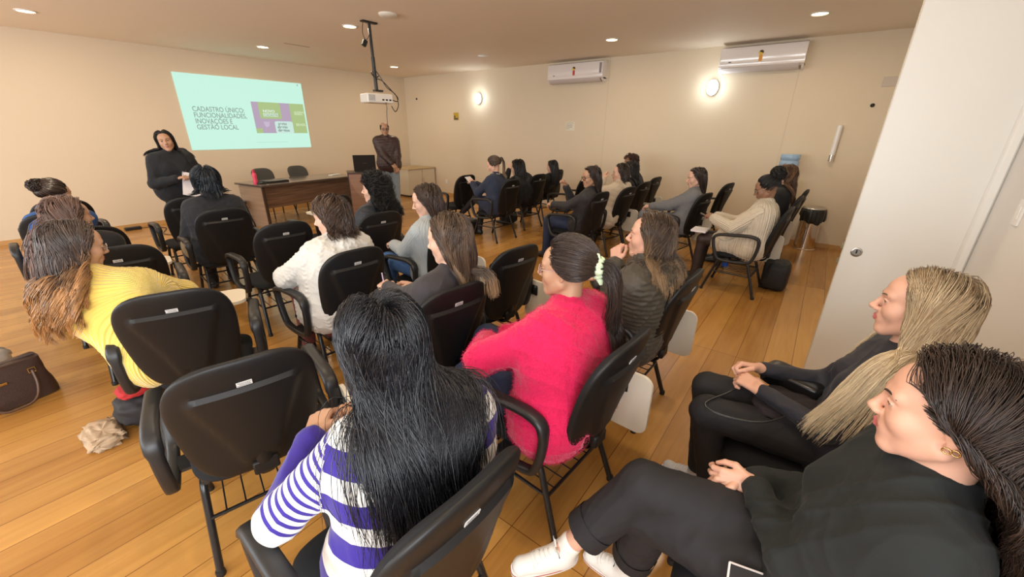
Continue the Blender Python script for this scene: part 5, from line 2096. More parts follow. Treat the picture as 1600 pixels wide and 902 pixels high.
    bv, bq = surface(slim, 0.007 if bare_shin else 0.014)
    parts.append((bv, bq))
    mids.append(np.zeros(len(bq), int))
    for i, k in enumerate('LR'):
        if not show_hands[i]:
            continue
        f = unit(Wr[k] - El[k])
        f0 = f
        if hdirs and k in hdirs:
            f = unit(hdirs[k])
        bk = (backs or {}).get(k, A3((0, 0, 1)) + Rtt * (0.35 if k == 'R' else -0.35))
        cv = curl[i] if isinstance(curl, (tuple, list)) else curl
        hp = hand_prims(Wr[k], f, bk, k == 'R', cv, S * (1.08 if male else 0.98))
        hp.append(rc(Wr[k] - f0 * 0.09, Wr[k], 0.029 * S, 0.0235 * S, 0.015))
        v_, q_ = surface(hp, (0.0034, 0.005, 0.0068)[res], pad=0.012)
        parts.append((v_, q_))
        mids.append(np.zeros(len(q_), int))
    BV, BQ = join(parts)
    fast_mesh('body', BV - O, BQ, [skin(tone), lipm(tone)], root, np.concatenate(mids))

    # ---------- eyes, brows
    if res < 2 or smile or glasses:
        toW = lambda q: np.asarray(q) @ HM.T + Hc
        if not closed:
            for x in (-1, 1):
                nu, nv = 16, 16
                V, Q, mi = [], [], []
                for j in range(nv + 1):
                    bb = PI * j / nv
                    for i in range(nu):
                        aa_ = 2 * PI * i / nu
                        V.append((x * 0.0310 * S + 0.0124 * S * math.sin(bb) * math.cos(aa_), 0.0725 * S + 0.0124 * S * math.cos(bb), 0.0055 * S + 0.0124 * S * math.sin(bb) * math.sin(aa_)))
                for j in range(nv):
                    for i in range(nu):
                        l = (i + 1) % nu
                        Q.append((j * nu + i, (j + 1) * nu + i, (j + 1) * nu + l, j * nu + l))
                        mi.append(1 if j < 3 else 0)
                fast_mesh('eye', toW(V) - O, Q, [M_EYEW, M_IRIS], root, mi)
        brow = mat('brow_' + hair.get('brow', 'dark'), {'dark': (0.035, 0.02, 0.014), 'light': (0.13, 0.08, 0.05)}[hair.get('brow', 'dark')], 0.8)
        for x in (-1, 1):
            line = [(x * 0.013, 0.094, 0.024), (x * 0.024, 0.092, 0.0285), (x * 0.037, 0.084, 0.0305), (x * 0.049, 0.072, 0.0255)]
            line = onto(HP, np.array(line) * S, 0.0006)
            Pt = arc_pts(line, 0.006, 3)
            mb = MB().tube(toW(Pt) - O, [0.0016, *([0.0026] * (len(Pt) - 3)), 0.0018, 0.0008], seg=6, flat=(0.6, 1.0))
            mb.build('eyebrow', brow, root, smooth='all')
            # lash line
            zz = 0.0046 if not closed else -0.0042
            pts = []
            for aa_ in (-1.0, -0.5, 0, 0.5, 1.0):
                zf = zz * S * (1 - 0.55 * abs(aa_))
                rr_ = math.sqrt((0.0144 * S) ** 2 - zf * zf)
                pts.append((x * 0.0310 * S + rr_ * math.sin(aa_), 0.0725 * S + rr_ * math.cos(aa_), 0.0055 * S + zf))
            MB().tube(toW(pts) - O, 0.0011 if res else 0.0012, seg=5).build('eyelashes', M_IRIS, root, smooth='all')
    if glasses:
        gm = mat('glasses_frame_' + glasses, {'dark': (0.02, 0.015, 0.015), 'wire': (0.45, 0.36, 0.28), 'pink': (0.55, 0.38, 0.36)}[glasses], 0.25, 0.4)
        mb = MB()
        toWm = lambda q: (np.asarray(q, float) * S) @ HM.T + Hc - O
        rr_ = 0.0016 if res == 0 else 0.0022
        lens = []
        for x in (-1, 1):
            ring = [(x * (0.033 + 0.023 * math.cos(t_)), 0.103 - 0.010 * (0.033 + 0.023 * math.cos(t_)) / 0.05, 0.001 + 0.019 * math.sin(t_)) for t_ in np.linspace(0, 2 * PI, 20, endpoint=False)]
            mb.tube(toWm(ring), rr_, seg=6, closed=True)
            lens.append(ring)
            mb.tube(toWm([(x * 0.056, 0.092, 0.006), (x * 0.070, 0.070, 0.008), (x * 0.078, 0.0, 0.010), (x * 0.076, -0.02, 0.0)]), rr_, seg=6)
        mb.tube(toWm([(-0.010, 0.101, 0.004), (0, 0.104, 0.007), (0.010, 0.101, 0.004)]), rr_, seg=6)
        go = mb.build('glasses', gm, root, smooth='all')
        mg = mat('glasses_lens', (0.9, 0.9, 0.9), 0.03, trans=0.95)
        for ring in lens:
            R_ = toWm(ring)
            n_ = len(R_)
            MB().add(np.concatenate([R_, R_ + HM[:, 1] * 0.0012]), [tuple(range(n_))[::-1], tuple(range(n_, 2 * n_))] + [(i, (i + 1) % n_, n_ + (i + 1) % n_, n_ + i) for i in range(n_)]).build('lens', mg, go)

    # ---------- trousers
    le = legs.get('bulk', 0.014)
    LP = [rc(Pv - Rt * 0.075 * S * g, Pv + Rt * 0.075 * S * g, 0.108 * S * g + le, None, 0.05)]
    for k in 'LR':
        kn, an = Kn[k], An[k]
        end = an * (1 - legs.get('crop', 0.0)) + kn * legs.get('crop', 0.0)
        LP += [rc(Hip[k], kn, 0.083 * S * g + le, 0.058 * S + le, 0.03),
               rc(kn, end, 0.056 * S + le, (0.040 * S + le) * legs.get('flare', 1.0), 0.02)]
    lh = (0.007, 0.0095, 0.013)[res]
    v_, q_ = surface(LP, lh)
    v_ = folds(v_, vnormals(v_, q_), legs.get('fold', 0.004), 5)
    fast_mesh(legs.get('name', 'trousers'), v_ - O, q_, legs.get('mat') or mat('black_trousers', (0.014, 0.013, 0.015), 0.85), root)
    # ---------- shoes
    for i, k in enumerate('LR'):
        an = An[k]
        fd = F if not (toes and k in toes) else unit(toes[k])
        flat = unit(fd)
        dn = -unit(an * 0 + (Kn[k] - an)) if (toes and k in toes) else A3((0, 0, -1))
        upv = unit(np.cross(np.cross(flat, -dn), flat)) if abs(flat.dot(-dn)) < 0.98 else A3((0, 0, 1))
        he = an - flat * 0.035 - upv * 0.045
        to = an + flat * 0.145 - upv * 0.052
        SPm = [rc(he, to, 0.036, 0.033, 0.02), rc(an - upv * 0.01 - flat * 0.01, an + flat * 0.07 - upv * 0.035, 0.038, 0.032, 0.03), rc(an - upv * 0.03, an + unit(Kn[k] - an) * shoes.get('high', 0.0), 0.040, 0.040, 0.02)]
        v_, q_ = surface(SPm, (0.004, 0.007, 0.010)[res])
        # flatten the sole
        hgt = (v_ - he) @ upv
        m_ = hgt < -0.030
        v_[m_] += upv[None, :] * (-0.030 - hgt[m_])[:, None]
        so = fast_mesh('shoe', v_ - O, q_, shoes.get('mat') or mat('black_shoe', (0.012, 0.012, 0.013), 0.4), root)
        if shoes.get('sole'):
            sv = MB()
            side = np.cross(flat, upv)
            ring = []
            for t_ in np.linspace(0, 2 * PI, 36, endpoint=False):
                c = (he + to) / 2
                half = np.linalg.norm(to - he) / 2
                xx = math.copysign(abs(math.cos(t_)) ** 0.8, math.cos(t_)) * (half + 0.037)
                w_ = 0.036 + 0.004 * math.cos(t_)
                ring.append(c + flat * xx + side * w_ * math.copysign(abs(math.sin(t_)) ** 0.7, math.sin(t_)))
            ring = np.array(ring)
            n_ = len(ring)
            b0 = ring - upv * 0.037 - O
            b1 = ring - upv * 0.016 - O
            sv.add(np.concatenate([b0, b1]), [tuple(range(n_)), tuple(range(n_, 2 * n_))] + [(i_, (i_ + 1) % n_, n_ + (i_ + 1) % n_, n_ + i_) for i_ in range(n_)])
            sv.build('sole', shoes['sole'], so, smooth=True)
            if shoes.get('line'):
                MB().tube(ring * 1.0 - upv * 0.022 - O, 0.0018, seg=6, closed=True).build('sole_line', shoes['line'], so)
            lc = MB()
            for j in range(6):
                c = an + flat * (0.035 + 0.014 * j) + upv * (0.018 - 0.0105 * j) if not shoes.get('high') else an + flat * (0.040 + 0.012 * j) + upv * (0.035 - 0.014 * j)
                pts = onto(SPm, np.array([c + side * 0.018, c + side * 0.006 + flat * 0.003, c - side * 0.006 + flat * 0.003, c - side * 0.018]), 0.002)
                lc.tube(pts - O, 0.0022, seg=6)
            if shoes.get('high'):
                b__ = onto(SPm, np.array([an + flat * 0.04 + upv * 0.045]), 0.003)[0]
                for sg in (-1, 1):
                    lc.tube(np.array([b__, b__ + side * sg * 0.02 + upv * 0.012, b__ + side * sg * 0.038 + upv * 0.004, b__ + side * sg * 0.02 - upv * 0.004, b__]) - O, 0.0022, seg=6)
            lc.build('laces', shoes.get('lace') or mat('white_laces', (0.75, 0.73, 0.70), 0.8), so, smooth='all')
    if legs.get('cuff'):
        for k in 'LR':
            kn, an = Kn[k], An[k]
            end = an * (1 - legs['crop']) + kn * legs['crop']
            ax = unit(an - kn)
            MB().tube(np.array([end - ax * 0.022, end + ax * 0.040]) - O, 0.040 * S * 1.0 + le * 1.5 + 0.006, seg=28, caps=False).build('turned_cuff', legs['mat'], root, smooth='all')

    # ---------- top
    th = (0.0062, 0.009, 0.0125)[res] * (top.get('res', 1.0))
    v_, q_ = surface(T_cl, th)
    N_ = vnormals(v_, q_)
    # region and length along
    segs = [(Sh['L'], El['L'], 'uL'), (El['L'], Wr['L'], 'fL'), (Sh['R'], El['R'], 'uR'), (El['R'], Wr['R'], 'fR')]
    best = np.full(len(v_), 1e9)
    reg = np.zeros(len(v_))
    along = (v_ - Pv) @ sp_
    ang = np.arctan2((v_ - Pv) @ Rtt, (v_ - Pv) @ Ft) * 0.16
    tr = sdf_at(trunk(bulk), v_)
    for a_, b2, nm in segs:
        d = b2 - a_
        L_ = np.linalg.norm(d)
        h = np.clip((v_ - a_) @ d / (L_ * L_), 0, 1)
        dist = np.linalg.norm(v_ - a_ - h[:, None] * d, axis=1) - ar[1] - bulk
        m_ = (dist < tr - 0.004) & (dist < best)
        best = np.where(m_, dist, best)
        reg = np.where(m_, {'uL': 1.0, 'fL': 2.0, 'uR': 0.3, 'fR': 2.0 if not top.get('wide_right') else 0.3}[nm], reg)
        base = 0.0 if nm[0] == 'u' else 0.3
        along = np.where(m_, base + h * L_, along)
        u_ = unit(np.cross(d, A3((0.2, 0.3, 1))))
        w_ = unit(np.cross(d, u_))
        ang = np.where(m_, np.arctan2((v_ - a_) @ u_, (v_ - a_) @ w_) * 0.055, ang)
    q0 = top.get('quilt', 0)
    if q0:
        per = top.get('quilt_period', 0.045)
        v_ = v_ + N_ * (np.abs(np.sin(PI * along / per)) ** 0.6 * q0)[:, None]
        N_ = vnormals(v_, q_)
    v_ = folds(v_, N_, top.get('fold', 0.005), top.get('seed', 2), top.get('fold_scale', 1.0))
    if top.get('rib'):
        kind_ang = top['rib'][0] == 'v'
        src = ang if kind_ang else along
        v_ = v_ + N_ * (np.sin(2 * PI * src / top['rib'][1]) * top['rib'][2])[:, None]
    if top.get('cable'):
        v_ = v_ + N_ * (np.maximum(0, np.sin(2 * PI * ang / 0.07)) * np.abs(np.sin(2 * PI * along / 0.06 + 2 * np.sin(2 * PI * ang / 0.07))) * top['cable'])[:, None]
    uvv = np.stack([reg, along], 1) if top.get('striped') else np.stack([ang, along], 1)
    to_ = fast_mesh(top.get('name', 'sweater'), v_ - O, q_, top['mat'], root, uv=uvv)
    if top.get('fuzz'):
        n_, ln, m_ = top['fuzz']
        V3, Q3, uv3 = fuzz_mesh(v_, vnormals(v_, q_), n_, ln, None, top.get('fuzz_r', 0.0008), 3)
        fo = fast_mesh('fuzz', V3 - O, Q3, m_, to_, uv=uv3)
        fo['kind'] = 'stuff'
    if top.get('fur'):
        # fur trimming along the hood
        n_, ln, m_, rr3 = top['fur']
        c0 = Nb
        r_ = np.random.default_rng(4)
        th_ = r_.uniform(-0.25 * PI, 1.25 * PI, n_)
        base = c0 + A3((0, 0, top.get('fur_z', 0.0)))
        dirv = -np.sin(th_)[:, None] * Ft + np.cos(th_)[:, None] * Rtt
        p_ = base + dirv * np.array([0.098, 0.098, 0.098]) * rr3 + r_.normal(size=(n_, 3)) * 0.016 - Ft * 0.02
        dd = dirv * 0.7 + r_.normal(size=(n_, 3)) * 0.7
        dd /= np.linalg.norm(dd, axis=1)[:, None]
        P_ = np.stack([p_, p_ + dd * ln * 0.5, p_ + dd * ln + A3((0, 0, -0.3)) * ln], 1)
        V3, Q3, uv3 = strands_mesh(P_, 0.0011 if res < 2 else 0.002, r_.uniform(0, 1, n_))
        fo = fast_mesh('fur_trim', V3 - O, Q3, m_, to_, uv=uv3)
        fo['kind'] = 'stuff'

    # ---------- hair
    if hair.get('mat'):
        colb = [p for p in trunk(bulk + 0.004)] + [rc(Sh[k], El[k], ar[0] + bulk, ar[1] + bulk, 0.03) for k in 'LR']
        colb += [rc(Hc + HM @ A3((0, -0.02, -0.06)), Nb, 0.05 * S, 0.055 * S, 0.02)]
        if top.get('hood'):
            colb.append(el(Nb - Ft * (0.075 + 0.02 * top['hood']) + A3((0, 0, -0.03)), (0.105, 0.062, 0.080), 0.02))
        # skull and face as spheres turned with the head
        colb += [el(Hc + HM @ (CR_C * S), CR_R * S, 0.01, R=HM.T), el(Hc + HM @ A3((0, 0.03, -0.03)) * 1.0, A3((0.062, 0.062, 0.08)) * S, 0.01, R=HM.T)]
        colb += hair.get('extra', [])
        H = dict(o=Hc, M=HM, s=S)
        if hair.get('gather'):
            gx, gy, gs = hair['gather']
            hair['_gather'] = (Nb + Rtt * gx + Ft * gy, gs)
        V3, Q3, uv3 = make_hair(H, colb, hair)
        fast_mesh('hair', V3 - O, Q3, hair['mat'], root, uv=uv3)
    return dict(root=root, O=O, Nb=Nb, Hc=Hc, HM=HM, HP=HP, Sh=Sh, El=El, Wr=Wr, Kn=Kn, An=An, F=F, Rt=Rt, S=S, Sc=Sc)
# ------------------------------------------------------------------ the people
H_BLACK = hair_mat('hair_black', (0.006, 0.006, 0.008), (0.022, 0.022, 0.028), rough=0.30)
H_BLACK2 = hair_mat('hair_black_matte', (0.006, 0.005, 0.005), (0.015, 0.013, 0.013), rough=0.45)
H_DKBR = hair_mat('hair_dark_brown', (0.018, 0.010, 0.008), (0.050, 0.030, 0.022), rough=0.34)
H_BR = hair_mat('hair_brown', (0.045, 0.025, 0.017), (0.12, 0.07, 0.045), rough=0.36)
H_BRT = hair_mat('hair_brown_copper_ends', (0.050, 0.034, 0.028), (0.14, 0.095, 0.075), tip=(0.62, 0.30, 0.10), tip0=0.42)
H_BRL = hair_mat('hair_brown_blond_ends', (0.045, 0.028, 0.020), (0.15, 0.095, 0.06), tip=(0.42, 0.27, 0.14), tip0=0.5)
H_PINKBR = hair_mat('hair_rosy_brown', (0.10, 0.055, 0.042), (0.22, 0.13, 0.10), rough=0.4)
H_BLOND = hair_mat('hair_blond', (0.40, 0.265, 0.14), (0.84, 0.68, 0.45), tip=(0.80, 0.66, 0.45), tip0=0.3, rough=0.38, roots=(0.09, 0.06, 0.04))
J_BLUE = mat('blue_jeans', (0.06, 0.14, 0.32), 0.85, bump=('noise', 400, 0.2, 0.001), var=0.2, var_scale=18)
J_DARK = mat('dark_navy_jeans', (0.018, 0.027, 0.065), 0.85, bump=('noise', 400, 0.2, 0.001))
J_LIGHT = mat('light_blue_jeans', (0.30, 0.38, 0.46), 0.85, var=0.15, var_scale=10)
T_BLACK = mat('black_trousers', (0.012, 0.011, 0.013), 0.8, bump=('noise', 300, 0.1, 0.001))
W_SHOE = mat('white_canvas_shoe', (0.78, 0.75, 0.70), 0.7)
W_SOLE = mat('white_rubber_sole', (0.80, 0.77, 0.71), 0.45)
R_LINE = mat('red_sole_line', (0.35, 0.03, 0.03), 0.5)


def cloth(name, c, bump=None, sheen=0.08, **k):
    return mat(name, c, k.pop('rough', 0.9), bump=bump or ('noise', 260, 0.25, 0.002), sheen=sheen, **k)


PEOPLE = {}
QUICK = False


def cast(key, *a, **k):
    PEOPLE[key] = person(*a, **k)


# --- foreground: the woman in the blue and white sweater
KNIT = stripe_mat('blue_white_knit', (0.030, 0.014, 0.22), (0.74, 0.72, 0.68), 'x')
cast('stripe', 'woman in a blue and white striped sweater with long black hair, back to us', (0.51, 0.74), -12, (0.535, 0.835, 1.165), hyaw=-6, hpitch=6, neck_off=(0.045, -0.05, -0.015),
     torso_yaw=-24, girth=1.15, res=0, tone='tan',
     hands={'L': (0.42, 1.09, 0.80), 'R': (0.60, 1.08, 0.76)}, elbows={'L': (0.235, 0.93, 0.745)}, curl=0.9,
     top=dict(mat=KNIT, bulk=0.016, sleeve=0.014, striped=True, wide_right=True, collar=0.02, name='striped_sweater', fold=0.004, seed=3),
     legs=dict(mat=T_BLACK), hair=dict(mat=H_BLACK, gspread=0.07, gather=(-0.03, -0.15, 4.0), n=7500, len=0.60, r=0.0010, seg=28, vol=0.026, part=0.03, clump=0.55, clumps=420, frizz=0.0022, wave=0.005, wfreq=2.0, stiff=0.68, comb=0.6, seed=11, away=1.2))

# --- the woman in pink
PINK = cloth('hot_pink_fuzzy_knit', (0.66, 0.006, 0.085), bump=('noise', 120, 0.7, 0.006), sheen=0.3)
pk = person('woman in a fuzzy hot pink sweater, dark ponytail tied with a pale green scrunchie', (1.345, 0.70), -2, (1.395, 0.765, 1.165), hyaw=12, hpitch=4,
            torso_yaw=-8, girth=1.32, res=0, tone='tan', glasses='pink',
            hands={'L': (1.33, 1.14, 0.72), 'R': (1.50, 1.16, 0.68)}, elbows={'L': (1.085, 0.97, 0.80)},
            knees={'L': (1.24, 1.20, 0.54), 'R': (1.47, 1.26, 0.64)}, feet={'R': (1.30, 1.40, 0.25)},
            top=dict(mat=PINK, bulk=0.022, sleeve=0.024, name='pink_sweater', fold=0.008, seed=9, fold_scale=0.8, fuzz=(26000, 0.010, hair_mat('pink_fibres', (0.62, 0.008, 0.085), (0.8, 0.03, 0.15), rough=0.8)), fuzz_r=0.0005, flare=0.006),
            legs=dict(mat=J_DARK),
            hair=dict(mat=H_DKBR, kind='tail', n=5000, nt=2600, lift=0.017, len=0.52, r=0.0011, seg=24, tie=(0.0, -0.122, 0.012), tail_r=0.024, clump=0.4, clumps=70, wave=0.007, wfreq=2.2, stiff=0.62, seed=5, frizz=0.002, low=-0.10))
PEOPLE['pink'] = pk


def scrunchie(p, tie, r, m, label=None):
    c = p['Hc'] + p['HM'] @ (A3(tie) * p['S'])
    ax = unit(-p['HM'][:, 1] * 0.9 + A3((0, 0, 0.1)))
    s_ = unit(np.cross(ax, (0, 0, 1)))
    w_ = np.cross(ax, s_)
    V, F = [], []
    nu, nv = 48, 12
    for i in range(nu):
        a = 2 * PI * i / nu
        ctr = c + r * (math.cos(a) * s_ + math.sin(a) * w_)
        rad = 0.016 + 0.0035 * math.sin(9 * a) + 0.002 * math.sin(17 * a + 1)
        for j in range(nv):
            b_ = 2 * PI * j / nv
            V.append(ctr + rad * (math.cos(b_) * (math.cos(a) * s_ + math.sin(a) * w_) + 1.25 * math.sin(b_ + 0.3 * math.sin(5 * a)) * ax) - p['O'])
    Q = [((i * nv + j), (i * nv + (j + 1) % nv), (((i + 1) % nu) * nv + (j + 1) % nv), (((i + 1) % nu) * nv + j)) for i in range(nu) for j in range(nv)]
    o = fast_mesh('scrunchie', V, Q, m, p['root'])
    # the bow ears
    for sg in (-1, 1):
        pts = [c + w_ * 0.02 * sg, c + w_ * 0.045 * sg + s_ * 0.012, c + w_ * 0.065 * sg + s_ * 0.02 + ax * 0.006]
        MB().tube(np.array(pts) - p['O'], [0.010, 0.015, 0.006], seg=10, flat=(1, 0.45)).build('bow_ear', m, o, smooth='all')
    return o


scrunchie(pk, (0.0, -0.138, 0.012), 0.030, mat('pale_green_satin', (0.55, 0.68, 0.46), 0.4, bump=('noise', 90, 0.4, 0.003)))

# --- the woman in the olive parka
PARKA = cloth('olive_grey_parka', (0.060, 0.050, 0.036), bump=('noise', 130, 0.35, 0.003), sheen=0.1, rough=0.6)
FUR = hair_mat('grey_brown_fur', (0.05, 0.038, 0.028), (0.17, 0.13, 0.10), rough=0.7)
cast('parka', 'woman in an olive grey quilted parka with fur on the hood', (2.22, 0.70), 0, (2.10, 0.655, 1.18), hyaw=10, hpitch=0, girth=1.18, res=0, tone='rosy',
     torso_yaw=-4, hands={'L': (2.13, 0.84, 0.985), 'R': (2.22, 0.98, 0.82)}, curl=(1.0, 0.6), hdirs={'L': (0.3, 0.2, 1)}, backs={'L': (-1, 0.3, 0)},
     top=dict(mat=PARKA, bulk=0.028, sleeve=0.028, name='parka', hood=1.25, quilt=0.006, quilt_period=0.028, fold=0.007, seed=12, collar=0.055, collar_r=0.022, fur=(3200, 0.035, FUR, 1.15), fur_z=0.035),
     legs=dict(mat=J_DARK), hair=dict(mat=H_BRL, n=4200, len=0.33, r=0.0011, vol=0.014, part=0.12, seg=20, wave=0.010, wfreq=1.8, clump=0.5, seed=21, brow='light', comb=0.4))

# --- blonde and brunette by the door leaf
NAVY = cloth('navy_black_jersey', (0.017, 0.017, 0.026), rough=0.7)
bl = person('woman with long blonde hair in a fitted navy-black top, sitting by the white door leaf', (1.83, -0.29), 0, (1.765, -0.36, 1.175), hyaw=-7, hpitch=3, girth=1.0, res=0, tone='rosy',
            hands={'R': (1.90, 0.02, 0.715), 'L': (1.745, 0.00, 0.70)}, nose=1.0, curl=(0.75, 0.9), backs={'R': (0.6, 0, 0.8), 'L': (-0.3, 0, 1)},
            knees={'L': (1.665, 0.16, 0.555), 'R': (1.87, 0.20, 0.55)}, feet={'L': (1.685, 0.07, 0.085), 'R': (1.79, 0.15, 0.085)}, toes={'L': (0.3, 1, 0), 'R': (0.25, 1, 0)},
            top=dict(mat=NAVY, bulk=0.004, sleeve=0.004, name='long_sleeve_top', fold=0.006, seed=4, fold_scale=0.8), legs=dict(mat=T_BLACK, crop=0.14),
            shoes=dict(mat=mat('grey_white_trainer', (0.55, 0.54, 0.56), 0.7, var=0.2, var_scale=60), sole=W_SOLE),
            hair=dict(mat=H_BLOND, n=7500, len=0.62, r=0.0009, seg=28, vol=0.016, part=0.15, clump=0.45, clumps=330, wave=0.004, wfreq=1.2, stiff=0.68, comb=0.15, seed=31, brow='light', away=0.9, pull=(0, 0.22, 0), yl=0.040, ylz=0.25))
PEOPLE['blonde'] = bl
BLK = cloth('black_fine_knit', (0.010, 0.013, 0.013), rough=0.9, sheen=0.03)
br = person('woman in a loose black sweater with dark wavy hair, legs crossed, nearest at the right', (1.10, -0.24), 0, (1.045, -0.315, 1.18), hyaw=-10, hpitch=6, girth=1.05, res=0, tone='rosy',
            hands={'R': (1.235, -0.03, 0.665), 'L': (1.20, -0.055, 0.675)}, hdirs={'R': (-0.35, 1, -0.25), 'L': (-0.15, 1, -0.25)}, curl=(0.55, 0.75), backs={'R': (0.4, 0, 1), 'L': (-0.8, 0.2, 0.3)}, elbows={'L': (0.95, -0.16, 0.72)},
            knees={'R': (1.06, 0.235, 0.605), 'L': (1.06, 0.19, 0.50)}, feet={'R': (0.905, 0.44, 0.285), 'L': (1.12, 0.26, 0.085)}, toes={'R': (-0.75, 0.65, 0.02), 'L': (0.0, 1, 0)},
            bare_shin=True, nose=0.85, top=dict(sleeve_back=0.12, mat=BLK, bulk=0.022, sleeve=0.020, name='black_sweater', fold=0.014, seed=8, fold_scale=0.62),
            legs=dict(mat=T_BLACK, bulk=0.020, crop=0.40, flare=1.25, fold=0.006, cuff=True),
            shoes=dict(mat=W_SHOE, sole=W_SOLE, line=R_LINE, high=0.05),
            hair=dict(mat=H_DKBR, n=7500, len=0.44, r=0.0009, seg=32, vol=0.020, part=0.10, clump=0.6, clumps=260, wave=0.015, wfreq=2.6, wstart=0.45, stiff=0.70, comb=0.9, seed=41, away=2.2, helix=True, frizz=0.0018, yl=-0.02, ylz=0.9, pull=(-0.10, 0.16, 0)))
PEOPLE['brunette'] = br
GOLD = mat('gold_jewellery', (0.62, 0.42, 0.18), 0.22, 1.0)
for dy_ in (-0.006, 0.006):
    ec = br['Hc'] + br['HM'] @ A3((-0.081, -0.010 + dy_, -0.036))
    ring = [ec + br['HM'] @ (0.006 * A3((0.2 * math.cos(t), math.cos(t), math.sin(t)))) - br['O'] for t in np.linspace(0, 2 * PI, 16, endpoint=False)]
    MB().tube(ring, 0.0016, seg=6, closed=True).build('hoop_earring', GOLD, br['root'], smooth='all')
st_ = PEOPLE['stripe']
f_ = unit(st_['Wr']['L'] - st_['El']['L'])
s_ = unit(np.cross(f_, (0, 0, 1)))
w_ = np.cross(s_, f_)
MB().tube([st_['Wr']['L'] - f_ * 0.012 + 0.030 * (math.cos(t) * s_ + math.sin(t) * w_) - st_['O'] for t in np.linspace(0, 2 * PI, 24, endpoint=False)], 0.0022, seg=6, closed=True).build('bracelet', GOLD, st_['root'], smooth='all')
crumple('small_handbag', (1.965, -0.115, 0.625), (0.25, 0.14, 0.085), mat('glossy_black_leather', (0.010, 0.010, 0.011), 0.22), 'small glossy black handbag on the lap of the blonde woman', 'bag', 21, rz=1.2, amp=0.02, freq=4, sq=0.38)
crumple('folded_jacket', (1.79, -0.12, 0.585), (0.24, 0.26, 0.085), mat('plum_black_wool', (0.022, 0.015, 0.019), 0.9), 'plum-black jacket folded on the lap of the blonde woman', 'jacket', 22, amp=0.13, freq=8)
cable('bag_strap', [(1.90, -0.02, 0.70), (1.74, 0.10, 0.645), (1.60, 0.17, 0.635), (1.57, 0.10, 0.63), (1.60, -0.04, 0.645), (1.68, -0.14, 0.70)], 0.004, 'thin black bag strap looping over the knees of the blonde woman', cat='bag strap')
ph_ = empty('mobile_phone', (0.93, -0.115, 0.60), 0.5)
ph_.rotation_euler = (0.15, -0.9, 0.2)
tag(ph_, 'mobile phone with a pale edge tucked beside the hip of the woman in black', 'phone')
MB().box((-0.037, -0.075, -0.004), (0.037, 0.075, 0.004), bev=0.003).build('case', mat('pale_phone_edge', (0.68, 0.62, 0.60), 0.3), ph_)
MB().box((-0.033, -0.071, 0.004), (0.033, 0.071, 0.0052)).build('screen', mat('phone_glass', (0.01, 0.01, 0.012), 0.08), ph_)

# --- the woman in yellow and the two beyond her
YEL = cloth('yellow_rib_knit', (0.76, 0.56, 0.12), bump=('wave_u', 30, 0.9, 0.006), sheen=0.5)
cast('yellow', 'woman in a yellow ribbed sweater and glasses with copper-tipped brown hair', (0.44, 2.60), -20, (0.235, 2.93, 1.13), hyaw=-78, hpitch=14, hroll=0, girth=1.12, res=0, tone='tan', glasses='wire',
     torso_yaw=-30, hands={'L': (0.42, 3.05, 0.74), 'R': (0.56, 3.06, 0.76)}, elbows={'R': (0.575, 2.82, 0.80)},
     top=dict(mat=YEL, bulk=0.024, sleeve=0.022, name='yellow_sweater', fold=0.005, seed=6, rib=('v', 0.014, 0.0012)), legs=dict(mat=mat('green_black_jeans', (0.012, 0.018, 0.022), 0.8)),
     hair=dict(mat=H_BRT, n=3600, len=0.50, r=0.0016, seg=26, vol=0.016, part=-0.10, clump=0.7, clumps=110, wave=0.020, wfreq=2.1, wstart=0.35, stiff=0.72, comb=0.55, seed=51, helix=True, pull=(-0.06, -0.05, 0)))
cast('rosy', 'long-haired woman half hidden behind the woman in yellow', (0.42, 4.55), -10, (0.365, 4.13, 1.105), hyaw=-72, hpitch=5, res=1, tone='tan', torso_yaw=-20,
     top=dict(mat=cloth('plain_black', (0.010, 0.009, 0.010)), bulk=0.02, name='black_sweater'), legs=dict(mat=J_DARK),
     hair=dict(mat=H_PINKBR, n=1600, len=0.60, r=0.0028, seg=22, vol=0.028, clump=0.5, wave=0.010, wfreq=1.5, seed=61, comb=0.5, pull=(-0.2, -0.1, 0),
               locks=[([(0.30, 4.08, 1.13), (0.22, 4.08, 1.05), (0.17, 4.05, 0.92), (0.16, 4.02, 0.78)], 420, 0.030, 0.006)]))
cl_ = person('woman in a bright blue sweater, hair up in a dark claw clip', (0.34, 5.50), 0, (0.43, 5.30, 1.135), hyaw=-60, hpitch=8, res=1, tone='tan', girth=0.92, torso_yaw=-15,
             top=dict(mat=cloth('royal_blue_knit', (0.02, 0.075, 0.24)), bulk=0.024, name='blue_sweater'), legs=dict(mat=J_DARK),
             hair=dict(mat=H_DKBR, kind='bun', n=800, nt=200, r=0.0035, tie=(0, -0.10, 0.055), bun_r=0.038, seed=62))
c0 = cl_['Hc'] + cl_['HM'] @ A3((0, -0.135, 0.085)) - cl_['O']
mb = MB()
for sg in (-1, 1):
    for k in range(5):
        a = cl_['HM'] @ A3((0.012 * (k - 2), 0.0, 0.02))
        b_ = cl_['HM'] @ A3((0.014 * (k - 2), -0.02 * 1.0, 0.0 + 0.02 * sg))
        c_ = cl_['HM'] @ A3((0.012 * (k - 2), 0.035, 0.045 * sg))
        mb.tube([c0 + a, c0 + b_, c0 + c_], 0.006, seg=6)
mb.tube([c0 + cl_['HM'] @ A3((-0.035, -0.01, 0.01)), c0 + cl_['HM'] @ A3((0.035, -0.01, 0.01))], 0.012, seg=8)
mb.build('claw_clip', mat('claw_clip_black', (0.02, 0.018, 0.018), 0.25), cl_['root'], smooth=True)

